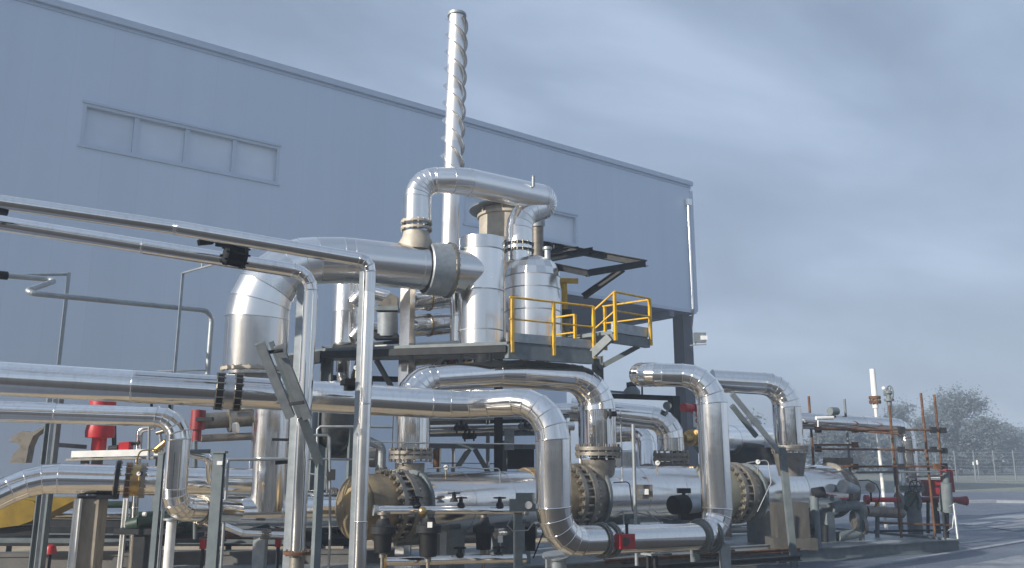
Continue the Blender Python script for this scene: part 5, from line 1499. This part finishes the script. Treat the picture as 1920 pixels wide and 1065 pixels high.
# ------------------------------------------------------------------ steelwork and pipes in the middle distance
ms = thing('pipe_rack', 'grey green steel pipe rack behind the first exchanger and bridge pipe', 'pipe rack', G(A(940, 870, 17)))
def rk(u0, v0, d0, u1, v1, d1, wpx, nm='beam', mat='frame_paint'):
    MB().bar(A(u0, v0, d0), A(u1, v1, d1), .10, m(wpx, (d0 + d1) / 2), ZA if abs(v1 - v0) < 40 else FH).build(nm, mat, ms)
rk(805, 836, 16.6, 1060, 838, 17.4, 9); rk(805, 815, 17.2, 1060, 812, 18, 8); rk(805, 868, 17.0, 1000, 870, 17.8, 2)
rk(800, 795, 18, 1060, 790, 18.8, 22, 'beam', 'dark_paint')
for u, v, w, d in ((942, 826, 18, 17), (823, 836, 8, 17), (850, 836, 7, 17.4), (915, 782, 7, 17.6), (1062, 800, 14, 18)):
    p = A(u, v, d); MB().ibeam(p, G(p), m(w, d), m(w, d), .012, RT).build('column', 'frame_paint' if w > 7 else 'galv', ms)
rk(880, 842, 17, 858, 876, 17, 8, 'brace'); rk(890, 842, 17, 918, 890, 17, 8, 'brace')
MB().bar(A(915, 780, 17.6), A(915, 826, 17.6), m(6, 17.6), .08, FH).build('hanger', 'dark_paint', ms)
MB().box(A(975, 860, 17.6), m(52, 17.6), .5, m(38, 17.6), RT).build('switch_box', 'dark_paint', ms)
MB().box(A(955, 825, 16.9), .2, .12, .4, RT).build('junction_box', 'galv', ms)
for i, (v, rp, d, lab, mat) in enumerate(((772, 13, 17.6, 'dull silver pipe lying highest on the grey green rack', 'alu_dull'), (803, 9, 17.2, 'slim dull silver pipe lying under the bridge pipe on the rack', 'alu_dull'))):
    t = thing('racked_pipe', lab, 'pipe', A(930, v, d))
    MB().pipe([A(800, v + 3, d), A(1075, v - 4, d + .8)], m(rp, d), pitch=.8, n=24).build('cladding', mat, t)
vr = random.Random(3)
for i, (u, v) in enumerate(((865, 802), (985, 800), (1028, 806), (1048, 815), (1010, 798), (880, 818))):
    labs = ['dark clustered valve on the rack close to the fat riser', 'dark clustered valve on the rack beneath the bridge pipe kink', 'silver faced valve on the rack beside the loop drop', 'black wheeled valve touching the loop drop on the rack', 'pale flanged valve on the rack behind the loop bend', 'dark squat valve on the rack beside the small brace']
    t = thing('rack_valve', labs[i], 'valve', A(u, v, 16.6))
    mt_ = ['dark_paint', 'frame_paint', 'alu_dull', 'dark_paint', 'galv', 'dark_paint'][i]
    stub(t, 'valve_body', mt_, u - 10, v, 16.6, u + 10, v - 1, 16.8, 6, 6, 14)
    stub(t, 'flange', mt_, u - 10, v, 16.6, u - 7, v, 16.6, 10); stub(t, 'flange', mt_, u + 7, v - 1, 16.7, u + 10, v - 1, 16.7, 10)
    MB().cyl(A(u, v, 16.6), A(u, v - 12, 16.6), m(2.5, 16.6), n=8).wheel(A(u, v - 13, 16.6), ZA, m(8, 16.6)).build('hand_wheel', 'black_rubber', t)
bp3 = thing('pipe_stub', 'rusty brown pipe stub hanging beside the first exchanger nozzle', 'pipe', A(820, 860, 14.5))
stub(bp3, 'tube', 'rust', 818, 842, 14.6, 818, 876, 14.6, 6)
stub(bp3, 'flange', 'raw_steel', 694, 858, 13.6, 706, 858, 13.6, 18)
# dark drum behind the leg
dd = thing('dark_drum', 'dark hanging drum between the cable ladder and tall straight leg', 'drum', A(640, 800, 15.2))
dc = A(636, 775, 15.2)
MB().lathe(VR(dc, 862), ZA, [(0, m(10, 15)), (m(8, 15), m(30, 15)), (m(30, 15), m(46, 15)), (m(60, 15), m(50, 15)), (m(118, 15), m(50, 15)), (m(130, 15), m(20, 15))], 40, (4,)).build('drum_shell', 'dark_metal', dd)
for a_ in (0.6, 2.7, 4.8):
    q = VR(dc, 800) + Vector((math.cos(a_), math.sin(a_), 0)) * m(46, 15); MB().bar(q, G(q), .08, .08).build('leg', 'frame_paint', dd)
hrail = thing('hand_rail', 'thin grey hooped hand rail in front of the dark drum', 'railing', A(640, 830, 11.6))
MB().wire([A(595, 872, 11.4), A(595, 805, 11.4), A(600, 800, 11.4), A(680, 800, 11.6), A(735, 801, 11.8)], .018, 8).build('top_rail', 'galv', hrail)
MB().wire([A(585, 816, 11.3), A(614, 816, 11.4), A(618, 820, 11.4), A(619, 1000, 11.4), G(A(619, 1000, 11.4))], .018, 8).build('hooped_post', 'galv', hrail)
MB().wire([A(545, 860, 11.2), A(700, 862, 11.7)], .016, 8).build('low_rail', 'galv', hrail)
MB().box(A(621, 890, 11.4), m(14, 11.4), .05, m(20, 11.4), RT).build('clamp', 'dark_paint', hrail)
MB().wire([A(595, 872, 11.4), G(A(595, 872, 11.4))], .018, 8).build('rear_post', 'galv', hrail)
lr = thing('hand_rail', 'thin grey rail crossing the fat tee column at mid height', 'railing', A(480, 862, 11.2))
MB().wire([A(425, 862, 10.9), A(595, 860, 11.4)], .02, 8).build('top_rail', 'galv', lr)
MB().bar(A(510, 824, 11.2), A(560, 825, 11.3), .06, .035).bar(A(516, 868, 11.2), A(560, 864, 11.3), .06, .05).build('clamp', 'dark_paint', lr)
MB().wire([A(428, 862, 10.9), G(A(428, 862, 10.9))], .02, 8).build('post', 'galv', lr)

# ------------------------------------------------------------------ red valves and clutter on the left
rv = thing('red_valve', 'largest red valve actuator standing behind the drop pipe', 'valve', G(A(184, 845, 12.4)))
q = A(184, 848, 12.4)
MB().lathe(q, ZA, [(0, m(13, 12.4)), (m(26, 12.4), m(13, 12.4)), (m(27, 12.4), m(25, 12.4)), (m(38, 12.4), m(26, 12.4)), (m(50, 12.4), m(24, 12.4)), (m(96, 12.4), m(23, 12.4)), (m(97, 12.4), 0)], 28, (1, 2, 5)).build('actuator_body', 'red_paint', rv)
MB().cyl(q, q - ZA * m(8, 12.4), m(18, 12.4), n=20).cyl(q - ZA * m(8, 12.4), G(q), m(10, 12.4), n=16).build('valve_base', 'frame_paint', rv)
stub(rv, 'side_pipe', 'green_paint', 214, 790, 12.6, 214, 850, 12.6, 4)
rv2 = thing('red_valve', 'small red box valve beside the largest red valve', 'valve', A(232, 838, 12.2))
slab(MB(), [(222, 830), (242, 828), (240, 846), (222, 848)], 12.1, .16).build('valve_box', 'red_paint', rv2)
stub(rv2, 'side_arm', 'dark_paint', 205, 842, 12.2, 222, 840, 12.2, 6); stub(rv2, 'handle', 'dark_paint', 242, 833, 12.2, 262, 830, 12.2, 3)
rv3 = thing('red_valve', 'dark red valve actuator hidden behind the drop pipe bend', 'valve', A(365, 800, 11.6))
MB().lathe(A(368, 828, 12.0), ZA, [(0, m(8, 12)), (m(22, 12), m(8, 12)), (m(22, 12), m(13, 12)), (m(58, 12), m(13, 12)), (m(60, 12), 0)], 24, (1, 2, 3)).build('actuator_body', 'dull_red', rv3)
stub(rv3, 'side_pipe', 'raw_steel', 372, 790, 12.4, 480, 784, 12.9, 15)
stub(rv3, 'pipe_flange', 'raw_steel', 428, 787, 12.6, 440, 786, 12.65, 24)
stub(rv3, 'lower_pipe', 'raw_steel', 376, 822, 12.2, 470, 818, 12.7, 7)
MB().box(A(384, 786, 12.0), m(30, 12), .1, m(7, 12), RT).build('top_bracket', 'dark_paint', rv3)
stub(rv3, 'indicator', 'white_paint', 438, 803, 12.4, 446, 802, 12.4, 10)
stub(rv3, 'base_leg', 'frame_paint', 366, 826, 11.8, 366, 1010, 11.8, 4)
lt = thing('light_trough', 'long pale grey trough carrying the red valves', 'trough', A(230, 852, 12.0))
MB().bar(A(150, 852, 12.3), A(312, 848, 12.3), .5, m(12, 12), ZA).build('trough_body', 'white_paint', lt)
MB().bar(A(138, 862, 12.2), A(300, 858, 12.2), .45, m(4, 12), ZA).build('lower_lip', 'raw_steel', lt)
for u in (160, 300): MB().bar(A(u, 860, 12.4), G(A(u, 860, 12.4)), .09, .09, RT).build('leg', 'frame_paint', lt)
MB().bar(A(152, 848, 12.2), A(138, 860, 12.1), .06, .05).build('end_clip', 'brass', lt)
cv = thing('valve_cluster', 'brass and steel valve cluster just before the drop pipe', 'valve', A(300, 835, 11.2))
stub(cv, 'valve_body', 'brass', 290, 846, 11.2, 312, 828, 11.2, 6); stub(cv, 'top_nut', 'bolt_steel', 294, 812, 11.2, 308, 808, 11.2, 4)
stub(cv, 'stem', 'galv', 300, 812, 11.2, 304, 846, 11.2, 3); stub(cv, 'side_pipe', 'galv', 280, 786, 11.2, 279, 862, 11.2, 2.4)
MB().bar(A(273, 781, 10.9), A(320, 782, 10.9), .06, .025).bar(A(284, 757, 10.9), A(284, 782, 10.9), .03, .03).bar(A(318, 757, 10.9), A(318, 782, 10.9), .03, .03).build('hanger_strap', 'dark_paint', cv)
sm = thing('silver_joint', 'small bright silver jointed pipe beside the capped channel post', 'pipe', A(390, 870, 10.6))
MB().pipe([A(358, 850, 10.6), A(392, 858, 10.7), A(396, 905, 10.8)], m(8, 10.7), bend=[0, .1, 0], pitch=.3, n=20).build('cladding', 'alu', sm)
stub(sm, 'bracket', 'frame_paint', 345, 847, 10.5, 395, 846, 10.6, 4)
gt = thing('green_pump', 'dark green pump set in the shade under the drop pipe', 'pump', G(A(275, 965, 12.0)))
stub(gt, 'motor_housing', 'green_paint', 258, 975, 11.9, 318, 972, 12.1, 15)
stub(gt, 'pump_casing', 'green_paint', 240, 985, 11.9, 262, 980, 11.9, 12)
stub(gt, 'lamp', 'white_paint', 268, 964, 11.7, 274, 964, 11.7, 4)
MB().box(A(280, 995, 12), m(110, 12), .4, m(10, 12), RT).build('base', 'dark_paint', gt)
MB().bar(A(280, 998, 12), G(A(280, 998, 12)), .3, .3, RT).build('pedestal', 'dark_paint', gt)
for u in (132, 240): 
    pass
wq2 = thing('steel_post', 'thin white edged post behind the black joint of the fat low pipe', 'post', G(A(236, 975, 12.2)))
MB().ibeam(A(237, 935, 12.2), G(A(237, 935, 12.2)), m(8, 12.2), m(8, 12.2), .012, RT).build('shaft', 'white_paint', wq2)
for (u, v, w, h, lab) in ((95, 1030, 26, 18, 'dull red hydrant cap low beside the concrete post'), (381, 1020, 10, 18, 'red flat marker beside the capped channel post'), (522, 1017, 10, 16, 'small red marker block beside the lower pipe leg')):
    p = A(u, v, 12.3)
    t = thing('red_marker', lab, 'marker')
    if w > 20:
        MB().cyl(p - ZA * m(8, 12), p + ZA * m(5, 12), m(12, 12), m(9, 12), 18).ball(p + ZA * m(4, 12), m(9, 12), 14, (1, 1, .6)).build('cap', 'red_paint', t)
    else:
        MB().box(p, m(w, 12), .08, m(h, 12), RT).build('plate', 'red_paint', t)
    MB().bar(p - ZA * m(8, 12), G(p), .04, .04).build('stem', 'dark_paint', t)
# ------------------------------------------------------------------ small bore lines, gauges, trays and supports
def tubing(label, pts, r, mat='galv', name='conduit', cat='conduit', clips=()):
    t = thing(name, label, cat, pts[0])
    MB().pipe(pts, r, bend=[0.07] * len(pts), gores=4, pitch=50, n=10, lap=False, jit=0).build('tube', mat, t)
    for u, v, d in clips:
        MB().box(A(u, v, d), .07, .05, .05, RT).build('clip', 'dark_paint', t)
    return t
tubing('long thin grey hand wire running level before the rack steelwork', [A(700, 829, 12.6), A(1003, 833, 13.6)], .010, 'galv', 'guard_wire', 'wire')
tubing('thin conduit dropping down the straight side of the bridge pipe', [A(1163, 770, 14.5), A(1166, 860, 14.5), G(A(1166, 860, 14.5), .2)], .014)
tubing('thin bent conduit crossing the shell of the second exchanger', [A(1150, 905, 13.8), A(1180, 903, 13.8), A(1186, 960, 13.8), A(1260, 975, 13.6)], .010, 'dark_paint')
tubing('thin steel tube bent along the top of the first exchanger', [A(800, 878, 12.0), A(866, 876, 12.2), A(905, 879, 12.4), A(938, 878, 12.5), A(938, 905, 12.5)], .010)
tubing('thin black cable sagging from the instrument box to the lower header', [A(1000, 940, 10.9), A(1016, 968, 10.8), A(1018, 1000, 10.8), A(1000, 1046, 10.9)], .009, 'black_rubber', 'cable', 'cable')
tubing('pair of grey conduits bent under the platform edge', [A(870, 668, 15.0), A(925, 676, 15.0), A(1010, 682, 14.9), A(1105, 692, 14.9)], .018)
tubing('thin tube hooked over the third exchanger shell', [A(1400, 868, 15.6), A(1440, 862, 15.6), A(1446, 905, 15.5), A(1420, 960, 15.3)], .010)
tubing('thin tube looping from the drop pipe to the low pipe joint', [A(255, 870, 10.4), A(262, 845, 10.4), A(300, 842, 10.4), A(304, 862, 10.4)], .010, 'brass')
tubing('slim silver sample line along the wall side of the tee', [A(420, 888, 12.4), A(560, 886, 12.8), A(612, 892, 12.9), A(614, 985, 12.9)], .016, 'alu')
tubing('grey conduit climbing the bright platform column', [G(A(778, 700, 14.9)), A(778, 620, 14.9), A(800, 612, 15.2)], .014)
def gauge(u, v, d, rpx, label, drop=16, mat='grey_plastic'):
    t = thing('pressure_gauge', label, 'gauge', A(u, v, d))
    c = A(u, v, d)
    MB().cyl(c + FH * .03, c - FH * .03, m(rpx, d), n=20).build('case', 'dark_paint', t)
    MB().cyl(c - FH * .03, c - FH * .036, m(rpx * .84, d), n=20).build('dial', 'white_paint', t)
    MB().bar(c - FH * .038, c - FH * .038 + (RT + ZA).normalized() * m(rpx * .65, d), .008, .008, FH).build('needle', 'dark_paint', t)
    MB().cyl(c - ZA * m(rpx, d), c - ZA * m(rpx + drop, d), .012, n=8).build('stem', 'brass', t)
gauge(836, 876, 12.2, 5.5, 'small white faced gauge on top of the first exchanger shell')
gauge(1232, 868, 14.8, 5.5, 'small white faced gauge on the second exchanger near the loop riser')
gauge(668, 690, 9.6, 5, 'small white faced gauge on the thick pipe beside the clamp plate', 14)
gauge(1420, 866, 15.6, 5, 'small white faced gauge on the third exchanger by the cable ladder')
gauge(262, 888, 10.3, 4.5, 'small white faced gauge over the black joint of the low pipe', 8)
# long rails of the skid under the exchangers
for i, (v, h_, mat, lab) in enumerate(((1046, 9, 'dark_paint', 'outer dark steel sill lying on the skid in front of the exchangers'), (1030, 6, 'rust', 'thin rusty steel sill lying behind the outer dark one'), (1020, 5, 'galv', 'thin pale steel sill lying deepest on the skid'))):
    p = AZ(1500, v, SH + .05); q = p - sdir * (4.6 - .6 * i)
    t = thing('steel_sill', lab, 'beam', p)
    MB().ibeam(p, q, .09, m(h_, p), .012, ZA).build('sill_body', mat, t)
    for k in (.1, .5, .9): MB().box(G(p.lerp(q, k), SH + .015), .16, .2, .03, sdir).build('foot_plate', 'dark_paint', t)
# cable tray on the rack behind the bridge pipe
ct = thing('cable_tray', 'long grey perforated cable tray over the rack columns', 'cable tray', A(810, 788, 17))
a_, b_ = A(805, 786, 16.9), A(1065, 781, 17.7)
MB().chan(a_, b_, .30, .06, .01, -ZA).build('tray', 'galv', ct)
for k in range(3):
    o = ZA * .03 + FH * (.06 * (k - 1)); MB().wire([a_ + o, a_.lerp(b_, .5) + o - ZA * .01, b_ + o], .018, 8).build('cable', 'black_rubber', ct)
# hangers of the overhead pipes at the far left and identification plates
for i, (u, v, d, w, h_, lab) in enumerate(((1207, 922, 12.95, 18, 10, 'small white plate on the junction box of the thin conduit post'), (412, 868, 9.2, 10, 7, 'small white plate on the capped channel post'), (757, 690, 14.9, 9, 12, 'small white plate on the bright platform column'))):
    t = thing('identification_plate', lab, 'plate', A(u, v, d))
    MB().box(A(u, v, d - .0), m(w, d), .012, m(h_, d), RT).build('plate', 'white_paint', t)
# insulated pipe crossing low behind the bolted exchanger head
bk = thing('return_pipe', 'dull silver return pipe lying behind the foot of the tall straight leg', 'pipe', A(640, 930, 13.4))
MB().pipe([A(560, 935, 13.3), A(690, 932, 13.9)], m(15, 13.5), pitch=.8, n=28).build('cladding', 'alu_dull', bk)
collar(A(622, 934, 13.55), A(690, 932, 13.9) - A(560, 935, 13.3), m(15, 13.5), .04, .05, 10, 'raw_steel', bk, 'flange', True, .012, 1.3)
# rusty and dark valves crowded under the platform
for i, (u, v, d, s_, lab) in enumerate(((846, 690, 16.2, 7, 'dark squat valve under the platform girder'), (876, 684, 16.4, 6, 'brass tinted valve under the platform by the leaning strut'), (905, 690, 16.6, 6, 'dark valve under the platform straight below the white cylinder'))):
    t = thing('rack_valve', lab, 'valve', A(u, v, d))
    stub(t, 'valve_body', ('raw_steel', 'brass', 'dark_paint')[i], u - 12, v + 1, d, u + 12, v - 1, d, s_)
    for du in (-12, 9): stub(t, 'flange', 'raw_steel', u + du, v, d, u + du + 3, v, d, s_ * 1.6)
    MB().cyl(A(u, v, d), A(u, v - 16, d), .03, n=8).wheel(A(u, v - 17, d), ZA, m(9, d)).build('hand_wheel', 'dull_red' if i == 0 else 'dark_paint', t)
# more pipework crowded behind the low left pipes
def lowpipe(label, pts, rpx, d, mat='alu_dull', fl=(), name='service_pipe', fm='raw_steel'):
    t = thing(name, label, 'pipe', pts[0])
    MB().pipe(pts, m(rpx, d), pitch=.9, n=24).build('cladding', mat, t)
    for i, k in fl:
        collar(pts[i].lerp(pts[i + 1], k), pts[i + 1] - pts[i], m(rpx, d), .03, .04, 8, fm, t, 'flange', True, .010, 1.45)
    return t
lowpipe('dull service pipe low behind the yellow cover and concrete post', [A(-20, 962, 13.0), A(300, 968, 13.6)], 8, 13.3, 'alu_dull', ((0, .62),))
lowpipe('dark green service pipe in shade under the fat low pipe', [A(90, 948, 12.8), A(250, 946, 13.2), A(252, 1010, 13.2)], 6, 13, 'green_paint', ((0, .5),))
lowpipe('slim silver riser standing between the two red valves', [G(A(262, 900, 12.6)), A(262, 806, 12.6), A(290, 800, 12.6)], 6, 12.6, 'alu')
lowpipe('slim silver pipe bent low before the mitred tee', [A(418, 985, 11.4), A(455, 1000, 11.5), A(560, 1004, 11.9)], 6, 11.6, 'alu', ((1, .4),))
lowpipe('grey service riser with flanges close beside the dark drum', [G(A(716, 900, 14.0)), A(716, 838, 14.0), A(690, 826, 14.0)], 8, 14, 'galv', ((0, .8),))
lowpipe('rusty drain pipe lying along the bund wall foot', [A(330, 1004, 13.0), A(500, 1006, 13.4)], 5, 13.2, 'rust', ((0, .3),))
lowpipe('brown pipe lying under the first exchanger between the filters', [A(740, 1012, 12.4), A(900, 1006, 13.0)], 11, 12.7, 'raw_steel', ((0, .4),))
lowpipe('dull silver pipe low behind the instrument box post', [A(930, 1000, 13.2), A(1110, 996, 14.2)], 10, 13.6, 'alu_dull', ((0, .35),))
for i, (u, v, d, lab) in enumerate(((345, 985, 12.4, 'dark motor block in shade behind the foot of the drop pipe'), (640, 985, 13.8, 'dark motor block in shade behind the tall straight leg'))):
    t = thing('pump_motor', lab, 'motor', G(A(u, v, d)))
    MB().cyl(A(u - 24, v, d), A(u + 20, v - 1, d), m(15, d), n=22).build('motor_housing', ('green_paint', 'dark_metal')[i], t)
    fins = MB()
    for k in range(7):
        q = A(u - 20 + 5 * k, v, d); fins.cyl(q, q + RT * m(1.6, d), m(17, d), n=22)
    fins.build('fin_rib', 'green_paint' if i == 0 else 'dark_paint', t)
    MB().cyl(A(u + 20, v, d), A(u + 34, v, d), m(7, d), n=16).build('coupling', 'bolt_steel', t)
    MB().box(A(u, v + 18, d), m(60, d), .35, m(8, d), RT).build('base', 'dark_paint', t)
    MB().box(G(A(u, v, d), .12), m(60, d), .4, .24, RT).build('plinth', 'concrete', t)
